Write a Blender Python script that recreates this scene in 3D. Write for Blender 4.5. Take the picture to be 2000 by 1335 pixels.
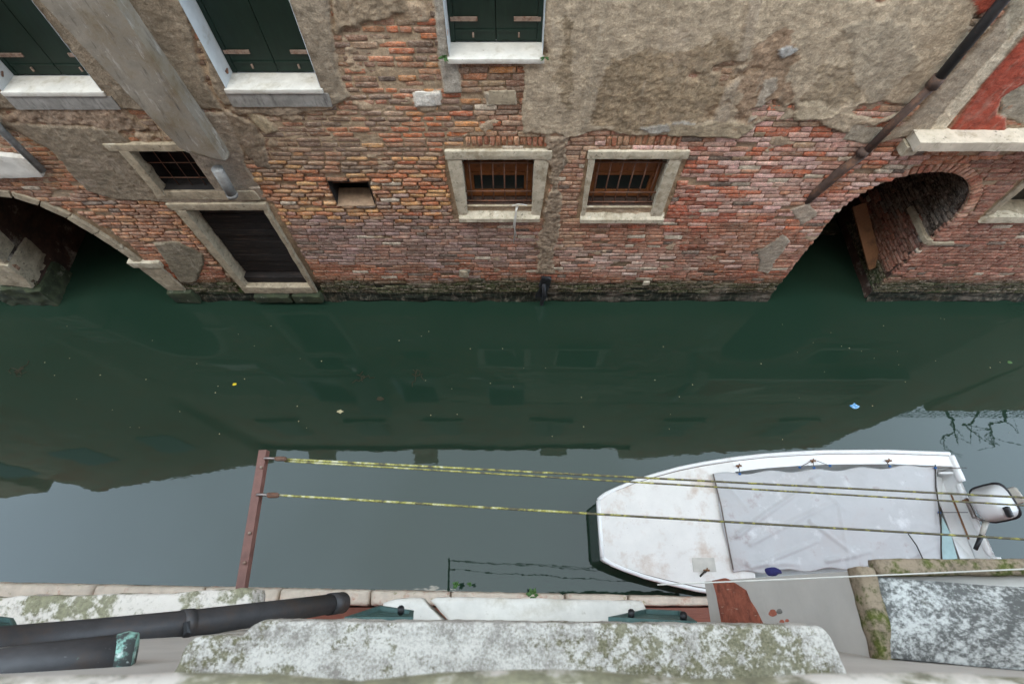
import bpy, math, random
import numpy as np
from mathutils import Vector, Matrix
R = math.radians
for o in list(bpy.data.objects): bpy.data.objects.remove(o)
SC = bpy.context.scene
COL = SC.collection
# ------------------------------------------------------------------ camera
H = 7.0                       # camera height above the canal water
F = 1000.0                    # focal length in photo pixels (2000 px wide) = 18 mm
ALPHA = R(26.25)              # angle of the optical axis off straight down
BETA = R(2.25)                # the old wall opposite leans back a little
cd = bpy.data.cameras.new('camera'); cam = bpy.data.objects.new('camera', cd); COL.objects.link(cam)
cam.location = (0, 0, H); cam.rotation_euler = (ALPHA, 0, 0)
cd.sensor_width = 36; cd.lens = 18.0; cd.clip_start = 0.02; cd.clip_end = 500
cd.dof.use_dof = True; cd.dof.focus_distance = 6.0; cd.dof.aperture_fstop = 8
SC.camera = cam
# ------------------------------------------------------------------ sky and sun (overcast)
SUN_EL, SUN_AZ = R(71), R(205)
wd = bpy.data.worlds.new('World'); SC.world = wd; wd.use_nodes = True
nt = wd.node_tree; nt.nodes.clear()
out = nt.nodes.new('ShaderNodeOutputWorld'); bg = nt.nodes.new('ShaderNodeBackground')
sky = nt.nodes.new('ShaderNodeTexSky'); sky.sky_type = 'NISHITA'; sky.sun_disc = False
sky.sun_elevation = SUN_EL; sky.sun_rotation = SUN_AZ; sky.air_density = 1.0; sky.dust_density = 3.0
tc = nt.nodes.new('ShaderNodeTexCoord'); nz = nt.nodes.new('ShaderNodeTexNoise')
nz.inputs['Scale'].default_value = 1.6; nz.inputs['Detail'].default_value = 5; nz.inputs['Roughness'].default_value = .5
nt.links.new(tc.outputs['Generated'], nz.inputs['Vector'])
rmp = nt.nodes.new('ShaderNodeValToRGB')
rmp.color_ramp.elements[0].position = .0; rmp.color_ramp.elements[0].color = (16.8, 19.8, 21.6, 1)
rmp.color_ramp.elements[1].position = 1; rmp.color_ramp.elements[1].color = (27.5, 34.0, 41, 1)
sxz = nt.nodes.new('ShaderNodeSeparateXYZ'); nt.links.new(tc.outputs['Generated'], sxz.inputs[0])
el = nt.nodes.new('ShaderNodeMapRange'); el.inputs['From Min'].default_value = .99; el.inputs['From Max'].default_value = .70
el.inputs['To Min'].default_value = 0; el.inputs['To Max'].default_value = .8; nt.links.new(sxz.outputs['Z'], el.inputs['Value'])
cl = nt.nodes.new('ShaderNodeMapRange'); cl.inputs['From Min'].default_value = .35; cl.inputs['From Max'].default_value = .7
cl.inputs['To Min'].default_value = -.15; cl.inputs['To Max'].default_value = .35; nt.links.new(nz.outputs['Fac'], cl.inputs['Value'])
sm_ = nt.nodes.new('ShaderNodeMath'); sm_.operation = 'ADD'; sm_.use_clamp = True
nt.links.new(el.outputs[0], sm_.inputs[0]); nt.links.new(cl.outputs[0], sm_.inputs[1]); nt.links.new(sm_.outputs[0], rmp.inputs['Fac'])
mx = nt.nodes.new('ShaderNodeMixRGB'); mx.inputs['Fac'].default_value = .88
nt.links.new(sky.outputs['Color'], mx.inputs['Color1']); nt.links.new(rmp.outputs['Color'], mx.inputs['Color2'])
nt.links.new(mx.outputs['Color'], bg.inputs['Color']); bg.inputs['Strength'].default_value = .12
nt.links.new(bg.outputs['Background'], out.inputs['Surface'])
sl = bpy.data.lights.new('sun', 'SUN'); sun = bpy.data.objects.new('sun', sl); COL.objects.link(sun)
sl.energy = 1.5; sl.angle = R(35); sl.color = (1, .93, .82)
sun.rotation_euler = (R(90) - SUN_EL, 0, R(180) - SUN_AZ)   # high, behind the viewer, veiled by cloud
SC.view_settings.view_transform = 'Standard'; SC.view_settings.look = 'None'
SC.view_settings.gamma = 1; SC.view_settings.exposure = 0.70
# ------------------------------------------------------------------ geometry of the view
sa, ca = math.sin(ALPHA), math.cos(ALPHA); tb = math.tan(BETA); cb = math.cos(BETA); sb = math.sin(BETA)
def ray(px, py):
    p = (px - 1000) / F; q = (667.5 - py) / F
    return p, sa + q * ca, -ca + q * sa
_r = ray(1000, 585); W0 = -_r[1] / _r[2] * H      # foot of the opposite wall
def wp(px, py, d=0):                              # pixel -> (u, v) on the opposite wall
    r = ray(px, py); t = (W0 + H * tb - d / cb) / (r[1] - r[2] * tb)
    return r[0] * t, (H + r[2] * t) / cb
def gp(px, py, z):                                # pixel -> point at height z
    r = ray(px, py); t = (z - H) / r[2]
    return Vector((r[0] * t, r[1] * t, z))
def W(u, v, d=0):                                 # wall coordinates -> world (d = out of the wall)
    return (u, W0 + v * sb - d * cb, v * cb + d * sb)
def Wn(u, v, d):
    return np.stack([u, W0 + v * sb - d * cb, v * cb + d * sb], -1)
# ------------------------------------------------------------------ noise (numpy)
_rs = np.random.RandomState(5); _LAT = _rs.rand(64, 64, 64)
def vnoise(x, y, z=0.0):
    x, y, z = np.broadcast_arrays(np.asarray(x, float), np.asarray(y, float), np.asarray(z, float))
    xi, yi, zi = np.floor(x).astype(int), np.floor(y).astype(int), np.floor(z).astype(int)
    fx, fy, fz = x - xi, y - yi, z - zi
    fx, fy, fz = [f * f * (3 - 2 * f) for f in (fx, fy, fz)]
    g = lambda a, b, c: _LAT[(xi + a) & 63, (yi + b) & 63, (zi + c) & 63]
    l = lambda a, b, f: a + (b - a) * f
    return l(l(l(g(0,0,0), g(1,0,0), fx), l(g(0,1,0), g(1,1,0), fx), fy),
             l(l(g(0,0,1), g(1,0,1), fx), l(g(0,1,1), g(1,1,1), fx), fy), fz) * 2 - 1
def fbm(x, y, z=0.0, o=4):
    s = 0; a = 1; n = 0
    for k in range(o):
        s = s + a * vnoise(np.asarray(x) * 2**k + 7.3 * k, np.asarray(y) * 2**k + 3.1 * k, np.asarray(z) * 2**k); n += a; a *= .5
    return s / n
def sstep(a, b, x):
    t = np.clip((np.asarray(x, float) - a) / (b - a), 0, 1); return t * t * (3 - 2 * t)
def lin(c):
    f = lambda x: x / 12.92 if x <= .04045 else ((x + .055) / 1.055) ** 2.4
    return tuple(f(x / 255.) for x in c)
# ------------------------------------------------------------------ objects
WL = {}
def link(o, parent, wl):
    COL.objects.link(o); o.location = wl; WL[o.name] = Vector(wl)
    if parent is not None:
        o.parent = parent; o.matrix_parent_inverse = Matrix.Translation(-WL[parent.name])
    return o
def mk(name, verts, faces, mat, parent=None, smooth=False, cols=None):
    verts = np.asarray(verts, float)
    c = (verts.min(0) + verts.max(0)) / 2
    if parent is None: c[2] = verts[:, 2].min()
    me = bpy.data.meshes.new(name)
    if isinstance(faces, np.ndarray):
        me.vertices.add(len(verts)); me.vertices.foreach_set('co', (verts - c).astype(np.float32).ravel())
        nf, k = faces.shape; me.loops.add(nf * k); me.loops.foreach_set('vertex_index', faces.astype(np.int32).ravel())
        me.polygons.add(nf); me.polygons.foreach_set('loop_start', np.arange(0, nf * k, k, dtype=np.int32)); me.update(calc_edges=True)
    else:
        me.from_pydata((verts - c).tolist(), [], [list(map(int, f)) for f in faces])
    if cols is not None:
        ca_ = me.color_attributes.new('Col', 'FLOAT_COLOR', 'POINT')
        a = np.ones((len(verts), 4), np.float32); a[:, :3] = cols
        ca_.data.foreach_set('color', a.ravel())
    if smooth: me.polygons.foreach_set('use_smooth', [True] * len(me.polygons))
    me.materials.append(mat); me.update()
    return link(bpy.data.objects.new(name, me), parent, c)
def empty(name, loc, parent=None):
    o = bpy.data.objects.new(name, None); o.empty_display_size = .1
    return link(o, parent, Vector(loc))
def tag(o, label=None, cat=None, group=None, kind=None):
    for k, v in (('label', label), ('category', cat), ('group', group), ('kind', kind)):
        if v: o[k] = v
    return o
class MB:                                        # collects shapes of ONE part
    def __init__(s): s.v = []; s.f = []; s.c = []
    def add(s, v, f, c=None):
        n = len(s.v); s.v += [tuple(x) for x in v]; s.f += [[i + n for i in q] for q in f]
        if c is not None: s.c += [tuple(c)] * len(v)
        return s
    def build(s, name, mat, parent=None, smooth=False):
        return mk(name, s.v, s.f, mat, parent, smooth, s.c if s.c else None)
def lattice(fn, n, amp=0, freq=8, bev=.12, seed=0):
    """Surface of a subdivided box; fn maps (s,t,r) in 0..1 to world; edges worn round and lumpy."""
    nx, ny, nz_ = n; idx = {}; V = []; Fc = []
    rnd = lambda i, m: i / m
    def vid(i, j, k):
        if (i, j, k) not in idx:
            idx[(i, j, k)] = len(V); V.append(fn(rnd(i, nx), rnd(j, ny), rnd(k, nz_)))
        return idx[(i, j, k)]
    for i in range(nx):
        for j in range(ny):
            Fc.append([vid(i,j,0), vid(i,j+1,0), vid(i+1,j+1,0), vid(i+1,j,0)])
            Fc.append([vid(i,j,nz_), vid(i+1,j,nz_), vid(i+1,j+1,nz_), vid(i,j+1,nz_)])
    for i in range(nx):
        for k in range(nz_):
            Fc.append([vid(i,0,k), vid(i+1,0,k), vid(i+1,0,k+1), vid(i,0,k+1)])
            Fc.append([vid(i,ny,k), vid(i,ny,k+1), vid(i+1,ny,k+1), vid(i+1,ny,k)])
    for j in range(ny):
        for k in range(nz_):
            Fc.append([vid(0,j,k), vid(0,j,k+1), vid(0,j+1,k+1), vid(0,j+1,k)])
            Fc.append([vid(nx,j,k), vid(nx,j+1,k), vid(nx,j+1,k+1), vid(nx,j,k+1)])
    V = np.array(V)
    if bev > 0:
        c = V.mean(0)
        keys = list(idx.keys())
        for (i, j, k), q in idx.items():
            m = (i in (0, nx)) + (j in (0, ny)) + (k in (0, nz_))
            if m >= 2:                             # pull edges in
                tgt = np.array(fn(min(max(rnd(i,nx), .5/nx if nx>1 else .12), 1-(.5/nx if nx>1 else .12)),
                                  min(max(rnd(j,ny), .5/ny if ny>1 else .12), 1-(.5/ny if ny>1 else .12)),
                                  min(max(rnd(k,nz_), .5/nz_ if nz_>1 else .12), 1-(.5/nz_ if nz_>1 else .12))))
                V[q] += (tgt - V[q]) * bev * (1 if m == 2 else 1.3)
    if amp:
        for a in range(3):
            V[:, a] += amp * fbm(V[:,0]*freq + 11*a + seed, V[:,1]*freq + seed, V[:,2]*freq + 5*a, 3)
    return V.tolist(), Fc
def quadfn(q, d0, d1):                            # 4 wall corners BL, BR, TR, TL and two depths
    q = [np.array(p) for p in q]
    def fn(s, t, r):
        p = q[0]*(1-s)*(1-t) + q[1]*s*(1-t) + q[2]*s*t + q[3]*(1-s)*t
        return W(p[0], p[1], d0 + (d1 - d0) * r)
    return fn
def rect(u0, u1, v0, v1): return [(u0, v0), (u1, v0), (u1, v1), (u0, v1)]
def wstone(name, q, d0, d1, mat, parent, amp=.006, seg=.05, seed=0, bev=.16, smooth=True):
    a = max(abs(q[1][0] - q[0][0]), abs(q[2][0] - q[3][0])); b = max(abs(q[3][1] - q[0][1]), abs(q[2][1] - q[1][1]))
    n = [max(2, int(x / seg)) for x in (a, b, abs(d1 - d0))]
    V, Fc = lattice(quadfn(q, d0, d1), n, amp, 9, bev, seed)
    o = mk(name, V, Fc, mat, parent, smooth)
    o.data.set_sharp_from_angle(angle=R(38)); return o
def boxv(p0, p1):
    x0,y0,z0 = p0; x1,y1,z1 = p1
    v = [(x0,y0,z0),(x1,y0,z0),(x1,y1,z0),(x0,y1,z0),(x0,y0,z1),(x1,y0,z1),(x1,y1,z1),(x0,y1,z1)]
    return v, [[0,3,2,1],[4,5,6,7],[0,1,5,4],[1,2,6,5],[2,3,7,6],[3,0,4,7]]
def wboxv(u0, u1, v0, v1, d0, d1):
    v = [W(u,v_,d) for d in (d0, d1) for (u, v_) in ((u0,v0),(u1,v0),(u1,v1),(u0,v1))]
    return v, [[0,3,2,1],[4,5,6,7],[0,1,5,4],[1,2,6,5],[2,3,7,6],[3,0,4,7]]
def tubev(pts, rad, n=8, caps=True, squash=None):
    pts = [Vector(p) for p in pts]; m = len(pts)
    rad = list(rad) if hasattr(rad, '__len__') else [rad] * m
    V = []; Fc = []; up = None
    for i, p in enumerate(pts):
        t = (pts[min(i+1, m-1)] - pts[max(i-1, 0)]).normalized()
        if up is None: up = Vector((0,0,1)) if abs(t.z) < .9 else Vector((0,1,0))
        s = t.cross(up).normalized(); up = s.cross(t).normalized()
        for k in range(n):
            a = 2 * math.pi * k / n
            V.append(p + (s * math.cos(a) + up * math.sin(a)) * rad[i])
    for i in range(m - 1):
        for k in range(n):
            Fc.append([i*n+k, i*n+(k+1)%n, (i+1)*n+(k+1)%n, (i+1)*n+k])
    if caps: Fc.append(list(range(n))[::-1]); Fc.append([(m-1)*n + k for k in range(n)])
    return [tuple(v) for v in V], Fc
def tube(name, pts, rad, mat, parent=None, n=8, smooth=True):
    V, Fc = tubev(pts, rad, n); return mk(name, V, Fc, mat, parent, smooth)
# ------------------------------------------------------------------ materials
def nodes(name):
    m = bpy.data.materials.new(name); m.use_nodes = True; t = m.node_tree
    b = t.nodes['Principled BSDF']; return m, t, b
def noise(t, scale, detail=5, rough=.6, vec=None, stretch=None):
    g = t.nodes.new('ShaderNodeNewGeometry'); n = t.nodes.new('ShaderNodeTexNoise')
    n.inputs['Scale'].default_value = scale; n.inputs['Detail'].default_value = detail; n.inputs['Roughness'].default_value = rough
    src = g.outputs['Position']
    if stretch:
        mp = t.nodes.new('ShaderNodeMapping'); mp.inputs['Scale'].default_value = stretch
        t.links.new(src, mp.inputs['Vector']); src = mp.outputs['Vector']
    t.links.new(src, n.inputs['Vector']); return n.outputs['Fac']
def ramp(t, fac, stops):
    r = t.nodes.new('ShaderNodeValToRGB'); e = r.color_ramp.elements
    while len(e) < len(stops): e.new(.5)
    for k, (p, c) in enumerate(stops):
        e[k].position = p; e[k].color = (*c, 1) if len(c) == 3 else c
    t.links.new(fac, r.inputs['Fac']); return r.outputs['Color']
def mix(t, fac, a, b, mode='MIX'):
    n = t.nodes.new('ShaderNodeMixRGB'); n.blend_type = mode
    for i, x in (('Fac', fac), ('Color1', a), ('Color2', b)):
        if isinstance(x, (int, float)): n.inputs[i].default_value = x
        elif isinstance(x, tuple): n.inputs[i].default_value = (*x, 1)
        else: t.links.new(x, n.inputs[i])
    return n.outputs['Color']
def bump(t, b, fac, strength, dist=.01, prev=None):
    n = t.nodes.new('ShaderNodeBump'); n.inputs['Strength'].default_value = strength; n.inputs['Distance'].default_value = dist
    t.links.new(fac, n.inputs['Height'])
    if prev: t.links.new(prev, n.inputs['Normal'])
    t.links.new(n.outputs['Normal'], b.inputs['Normal']); return n.outputs['Normal']
def G(x): return (x, x, x)
def plain(name, c, rough=.7, var=.25, scale=18, bmp=.25, dist=.004, metal=0, spec=.4, spots=None, stretch=None):
    """One colour with uneven tone; spots = (colour, scale, lo, hi) adds stains of their own shape."""
    m, t, b = nodes(name); c = lin(c)
    f = noise(t, scale, 6, .65, stretch=stretch)
    col = mix(t, 1.0, c, ramp(t, f, [(.33, G(1 - var)), (.67, G(1 + var))]), 'MULTIPLY')
    for s in spots or []:
        g = noise(t, s[1], 6, .7, stretch=s[4] if len(s) > 4 else None)
        col = mix(t, ramp(t, g, [(s[2], G(0)), (s[3], G(1))]), col, lin(s[0]))
    t.links.new(col, b.inputs['Base Color']); b.inputs['Roughness'].default_value = rough
    b.inputs['Metallic'].default_value = metal; b.inputs['Specular IOR Level'].default_value = spec
    if bmp: bump(t, b, noise(t, scale * 4, 6, .7), bmp, dist)
    return m
def attr_mat(name, rough=.9, s1=14, s2=70, bmp=.5, dist=.008, white=None, v=.3, dark=None):
    m, t, b = nodes(name)
    a = t.nodes.new('ShaderNodeAttribute'); a.attribute_name = 'Col'
    col = mix(t, 1.0, a.outputs['Color'], ramp(t, noise(t, s1, 6, .7), [(.34, G(1 - v)), (.66, G(1 + v))]), 'MULTIPLY')
    col = mix(t, 1.0, col, ramp(t, noise(t, s2, 4, .7), [(.34, G(1 - v * .9)), (.66, G(1 + v * .9))]), 'MULTIPLY')
    for w in white or []:
        col = mix(t, ramp(t, noise(t, w[1], 7, .75, stretch=w[4] if len(w) > 4 else None), [(w[2], G(0)), (w[3], G(w[5] if len(w) > 5 else .8))]), col, lin(w[0]))
    t.links.new(col, b.inputs['Base Color']); b.inputs['Roughness'].default_value = rough
    b.inputs['Specular IOR Level'].default_value = .25
    n = bump(t, b, noise(t, s1 * 2, 6, .7), bmp, dist)
    bump(t, b, noise(t, s2 * 1.6, 4, .7), bmp * .7, dist * .4, n)
    return m
M = {}
M['brick'] = attr_mat('brick', s1=17, s2=85, white=[((186,168,154), 1.3, .54, .74, (1,1,1.5), .5), ((78,64,54), 1.0, .56, .78, (1.3,1.3,.7), .45), ((176,154,132), 9, .50, .72, (1,1,1.6), .55), ((194,178,160), 26, .50, .66, (1,1,2.2), .62), ((92,74,60), 6, .56, .76, (1,1,1), .5), ((84,68,56), 45, .60, .72, (1,1,2.5), .5)], v=.42, bmp=.8, dist=.012)
M['render'] = attr_mat('wall_render', s1=11, s2=75, v=.30, bmp=.9, dist=.016, white=[((132,120,104), 5, .52, .70, (3,3,.45), .45), ((188,176,158), 4, .56, .72, (3.4,3.4,.5), .45), ((186,168,154), 1.3, .54, .74, (1,1,1.3), .3), ((78,64,54), 1.0, .56, .78, (1.3,1.3,.7), .4), ((120,102,82), 2.2, .55, .75, (1,1,1), .5), ((186,172,152), 5.0, .60, .78, (1,1,1), .6), ((98,86,70), 26, .60, .74, (1,1,1), .5)])
M['istria'] = plain('istrian_stone', (184,173,152), .8, .22, 13, .6, .008, spots=[((138,124,100), 5, .50, .70), ((120,112,92), 12, .56, .68), ((82,74,60), 26, .60, .68), ((204,196,180), 9, .62, .70)])
M['sill'] = plain('white_sill', (198,193,184), .7, .1, 8, .3, spots=[((158,148,128), 5, .52, .78), ((140,130,112), 22, .62, .74)])
M['course'] = plain('stained_course_stone', (188,176,158), .85, .15, 8, .4, spots=[((150,138,118), 5, .5, .7), ((88,82,74), 9, .58, .70, (2.2,2.2,.5))])
M['sillface'] = plain('weathered_sill_face', (138,134,128), .8, .25, 9, .3, spots=[((92,88,84), 8, .5, .72, (3,3,.7))])
M['jamb'] = plain('stone_jamb', (156,142,120), .85, .28, 12, .7, .01, spots=[((96,84,66), 20, .58, .68), ((112,100,80), 9, .56, .72), ((186,176,158), 6, .6, .72)])
M['reveal'] = plain('painted_reveal', (188,190,190), .75, .1, 5, .2, spots=[((150,138,118), 4, .58, .75)])
M['shutter'] = plain('green_shutter', (17,38,29), .55, .2, 5, .1, spots=[((40,58,50), 7, .6, .8)], stretch=(6,6,1))
M['iron'] = plain('rusty_iron', (96,70,56), .75, .3, 30, .4, spots=[((120,72,48), 20, .5, .65)])
M['strap'] = plain('weathered_strap', (142,122,108), .6, .3, 30, .3, spots=[((110,74,56), 20, .5, .65)])
M['wood'] = plain('brown_window_wood', (126,78,42), .5, .25, 8, .2, spots=[((80,46,26), 9, .55, .7)])
M['glass'] = plain('dark_glass', (38,42,42), .08, .1, 5, 0, spec=.5)
M['dark'] = plain('dark_interior', (30,26,24), .95, .3, 6, .3)  # near-black colour stands in for the shade inside openings
M['oldwood'] = plain('black_plank', (27,22,20), .85, .45, 10, .6, spots=[((74,60,52), 5, .55, .72, (.5,7,7)), ((92,78,68), 9, .62, .72, (.4,8,8))], stretch=(1,8,8))
M['plank'] = plain('brown_plank', (120,84,56), .8, .2, 8, .3, stretch=(8,1,8), spots=[((84,58,40), 6, .5, .7)])
M['flue'] = plain('flue_render', (134,125,112), .9, .2, 6, .45, .008, spots=[((114,100,80), 3, .46, .66), ((172,166,158), 5, .56, .70, (2.5,2.5,.6)), ((84,76,68), 6, .56, .70, (3,3,.45)), ((186,176,160), 16, .66, .72)])
M['zinc'] = plain('zinc_pipe', (126,124,120), .6, .3, 14, .3, metal=.1, spots=[((176,176,172), 9, .6, .7)])
M['blackpipe'] = plain('black_pipe', (44,42,42), .55, .3, 12, .2, spots=[((112,74,52), 9, .6, .7)])
M['rustpipe'] = plain('rusty_pipe', (74,58,50), .8, .3, 16, .4, spots=[((112,80,60), 9, .52, .68)])
M['redstucco'] = plain('red_stucco', (158,76,60), .85, .12, 4, .25, spots=[((176,98,80), 3, .58, .8), ((186,170,150), 3.2, .72, .74)])
M['nearwall'] = plain('grey_plaster', (186,180,172), .85, .08, 5, .2, spots=[((160,150,138), 3, .55, .8)])
M['nearred'] = plain('red_brick_render', (168,98,78), .9, .2, 12, .5, spots=[((205,180,160), 11, .6, .75), ((130,66,50), 8, .55, .7)])
M['sidebrick'] = plain('bare_side_brick', (150,84,64), .9, .3, 30, .6, spots=[((206,180,160), 24, .62, .70, (3,3,.4)), ((110,56,44), 18, .54, .66), ((176,118,96), 40, .6, .7)])
M['cable'] = plain('dark_cord', (62,58,52), .9, .2, 60, .3)
M['cord'] = plain('white_cord', (186,181,172), .9, .08, 60, .2)
M['pole'] = plain('rusty_painted_iron', (112,76,66), .6, .15, 14, .3, spots=[((178,140,112), 22, .66, .72), ((96,62,54), 10, .56, .7)])
M['copper'] = plain('brown_copper', (66,65,66), .5, .2, 14, .2, metal=.2, spots=[((74,62,54), 7, .5, .7), ((120,122,120), 30, .66, .74, (1,6,6)), ((110,168,150), 24, .70, .76)])
M['verdigris'] = plain('verdigris', (140,182,168), .7, .25, 40, .5, spots=[((62,66,64), 26, .45, .55), ((196,206,200), 34, .58, .66), ((52,120,110), 50, .6, .66)])
M['greenlouvre'] = plain('green_louvre', (62,86,82), .5, .2, 14, .15, spots=[((100,124,118), 9, .58, .75)])
M['gel'] = plain('white_gelcoat', (232,232,230), .35, .04, 3, .03, spots=[((198,184,166), 5, .62, .86)])
M['deck'] = plain('soiled_deck', (222,219,213), .5, .05, 4, .1, spots=[((180,152,128), 3.0, .52, .80), ((118,92,72), 60, .655, .70), ((70,58,48), 34, .735, .75)])
M['hulldark'] = plain('hull_bottom', (30,40,38), .6, .2, 6, .1)
M['rubber'] = plain('grey_rubbing_strake', (110,100,92), .7, .2, 12, .1)
M['tarp'] = plain('pale_grey_tarp', (184,184,184), .55, .06, 4, .15, spots=[((222,222,222), 3.5, .56, .8), ((146,122,124), 4.0, .60, .74), ((110,96,92), 26, .72, .75), ((176,170,168), 2.0, .5, .7)])  # stains; the pale and mauve tones also paint in fold highlights and contrast
M['tarpgreen'] = plain('green_tarp', (150,176,176), .6, .1, 8, .1)
M['motor'] = plain('motor_white', (200,201,200), .3, .04, 5, .02)
M['motorgrey'] = plain('motor_grey', (186,182,172), .5, .1, 10, .1)
M['black'] = plain('black_plastic', (30,30,32), .5, .1, 10, .05)
M['rust'] = plain('rusty_fitting', (122,86,58), .8, .3, 40, .4)
M['steel'] = plain('steel', (150,140,136), .35, .2, 20, .1, metal=.8)
M['blue'] = plain('blue_cord', (50,96,150), .7, .1, 40, .1)
M['navy'] = plain('navy_cloth', (40,40,90), .9, .2, 40, .2)
M['leaf'] = plain('leaf_green', (70,104,52), .6, .2, 30, .1)
M['yellow'] = plain('yellow_leaf', (214,190,30), .6, .1, 30, .1)
M['tan'] = plain('tan_scrap', (176,166,130), .8, .2, 60, .2)
M['weed'] = plain('brown_weed', (52,48,32), .9, .2, 60, .2)
M['bluewrap'] = plain('blue_wrapper', (86,150,200), .4, .1, 60, .1, spots=[((220,228,232), 60, .55, .6)])
M['twig'] = plain('bare_vine', (60,52,42), .9, .2, 20, .3)
M['roofline'] = plain('upper_wall_render', (146,124,100), .9, .25, 3, .3, spots=[((150,96,70), 1.4, .5, .6), ((178,166,148), 2.3, .6, .7)])
M['mutedshutter'] = plain('faded_shutter', (104,98,80), .8, .2, 6, .2)
M['tile'] = plain('terracotta', (140,84,60), .9, .3, 8, .3)
def lichen(name, base, dark, moss, mossamt, scale=40, dlo=.50, mlo=.52, dhi=.62):
    m, t, b = nodes(name)
    fine = noise(t, scale, 8, .75); mid = noise(t, scale * .25, 6, .7); big = noise(t, 5.5, 4, .6)
    w1 = t.nodes.new('ShaderNodeMath'); w1.operation = 'MULTIPLY'; w1.inputs[1].default_value = .55; t.links.new(fine, w1.inputs[0])
    w2 = t.nodes.new('ShaderNodeMath'); w2.operation = 'MULTIPLY_ADD'; w2.inputs[1].default_value = .45; t.links.new(noise(t, scale * .12, 5, .65), w2.inputs[0]); t.links.new(w1.outputs[0], w2.inputs[2])
    col = mix(t, ramp(t, w2.outputs[0], [(dlo, G(0)), (dhi, G(.85))]), lin(base), lin(dark))
    add = t.nodes.new('ShaderNodeMath'); add.operation = 'MULTIPLY'; t.links.new(big, add.inputs[0]); t.links.new(mid, add.inputs[1])
    mo = ramp(t, add.outputs[0], [(mlo * mlo, G(0)), (mlo * mlo + .06, G(mossamt))])
    mc = mix(t, ramp(t, fine, [(.38, G(0)), (.62, G(1))]), lin(moss), tuple(x * .45 for x in lin(moss)))
    col = mix(t, mo, col, mc)
    t.links.new(col, b.inputs['Base Color']); b.inputs['Roughness'].default_value = .95; b.inputs['Specular IOR Level'].default_value = .2
    bump(t, b, fine, .7, .006); return m
M['lichen'] = lichen('lichen_stone', (200,194,184), (122,115,106), (112,106,64), .75, 190, .44, .50, .58)
M['lichenw'] = lichen('whitish_lichen_stone', (206,197,186), (140,130,118), (126,124,84), .8, 60, .52, .48, .66)
M['lichenk'] = lichen('black_lichen_slab', (192,192,187), (58,58,56), (110,104,70), .2, 95, .43, .62, .53)
M['moss'] = lichen('mossy_coping', (142,126,106), (76,68,56), (94,100,44), .95, 110, .46, .47)
M['plinth'] = plain('worn_plinth', (206,192,174), .85, .12, 8, .4, spots=[((176,118,92), 7, .56, .74), ((150,140,104), 9, .62, .72)])
# laundry rope: dark twisted cord, yellow with lichen
def rope_mat():
    m, t, b = nodes('lichen_rope'); f = noise(t, 26, 5, .7)
    b.inputs['Roughness'].default_value = .9
    g = t.nodes.new('ShaderNodeNewGeometry'); sx = t.nodes.new('ShaderNodeSeparateXYZ'); t.links.new(g.outputs['Position'], sx.inputs[0])
    md = t.nodes.new('ShaderNodeMapRange'); md.inputs['From Min'].default_value = -1.2; md.inputs['From Max'].default_value = 1.2; md.inputs['To Min'].default_value = .06; md.inputs['To Max'].default_value = -.13
    t.links.new(sx.outputs[0], md.inputs['Value']); ad = t.nodes.new('ShaderNodeMath'); ad.operation = 'ADD'; t.links.new(f, ad.inputs[0]); t.links.new(md.outputs[0], ad.inputs[1])
    t.links.new(ramp(t, ad.outputs[0], [(.40, lin((88,82,64))), (.52, lin((158,152,74))), (.64, lin((200,196,160)))]), b.inputs['Base Color'])
    bump(t, b, noise(t, 160, 3, .6), .6, .003); return m
M['rope'] = rope_mat()
def water_mat():
    m, t, b = nodes('canal_water')
    b.inputs['Roughness'].default_value = .015; b.inputs['IOR'].default_value = 1.44; b.inputs['Specular IOR Level'].default_value = .5
    c = ramp(t, noise(t, .55, 4, .5), [(.3, (.0105,.0265,.0165)), (.7, (.0150,.0310,.0200))])
    t.links.new(c, b.inputs['Base Color'])
    n = bump(t, b, noise(t, 1.1, 2, .4), .06, .05)
    bump(t, b, noise(t, 7, 2, .5, stretch=(1,1.6,1)), .012, .02, n); return m
M['water'] = water_mat()
# ------------------------------------------------------------------ water
tag(mk('water', [(-60,-1.2,0),(60,-1.2,0),(60,9,0),(-60,9,0)], [[0,1,2,3]], M['water']), kind='structure')
# ------------------------------------------------------------------ the house across the canal
house = tag(empty('canal_house', W(0, 0, 0)), 'long weathered brick house opposite with patched grey render, barred windows and two water arches', 'house')
# openings in wall coordinates
A_ = (-4.87, -3.92, 3.66, 5.30); B_ = (-2.72, -1.82, 3.69, 5.30); C_ = (-.565, .275, 3.99, 5.55)
D_ = (-4.12, -3.50, 2.37, 2.96); E_ = (-4.02, -3.07, .42, 2.05); F_ = (-2.14, -1.68, 2.10, 2.50)
G_ = (-.555, .245, 2.09, 2.83); H_ = (.915, 1.735, 2.07, 2.84); I_ = (6.02, 6.75, 1.95, 2.75)
RECTS = [A_, B_, C_, D_, E_, F_, G_, H_, I_]
def arch(u0, u1, spring, rise, v0=-.5, n=28):
    c = (u0 + u1) / 2; r = (u1 - u0) / 2
    return [(u1, v0)] + [(c + r * math.cos(math.pi * k / n), spring + rise * math.sin(math.pi * k / n)) for k in range(n + 1)] + [(u0, v0)]
RA = arch(4.06, 5.60, 1.85, .79)
LA = [(-5.26, -.5), (-5.28, .5), (-5.34, 1.0), (-5.40, 1.28), (-5.50, 1.6), (-5.62, 1.9), (-5.78, 2.12), (-5.98, 2.25), (-6.25, 2.31)]
LA = LA + [(-12.5 - u, v) for u, v in LA[-2::-1]]
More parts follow.
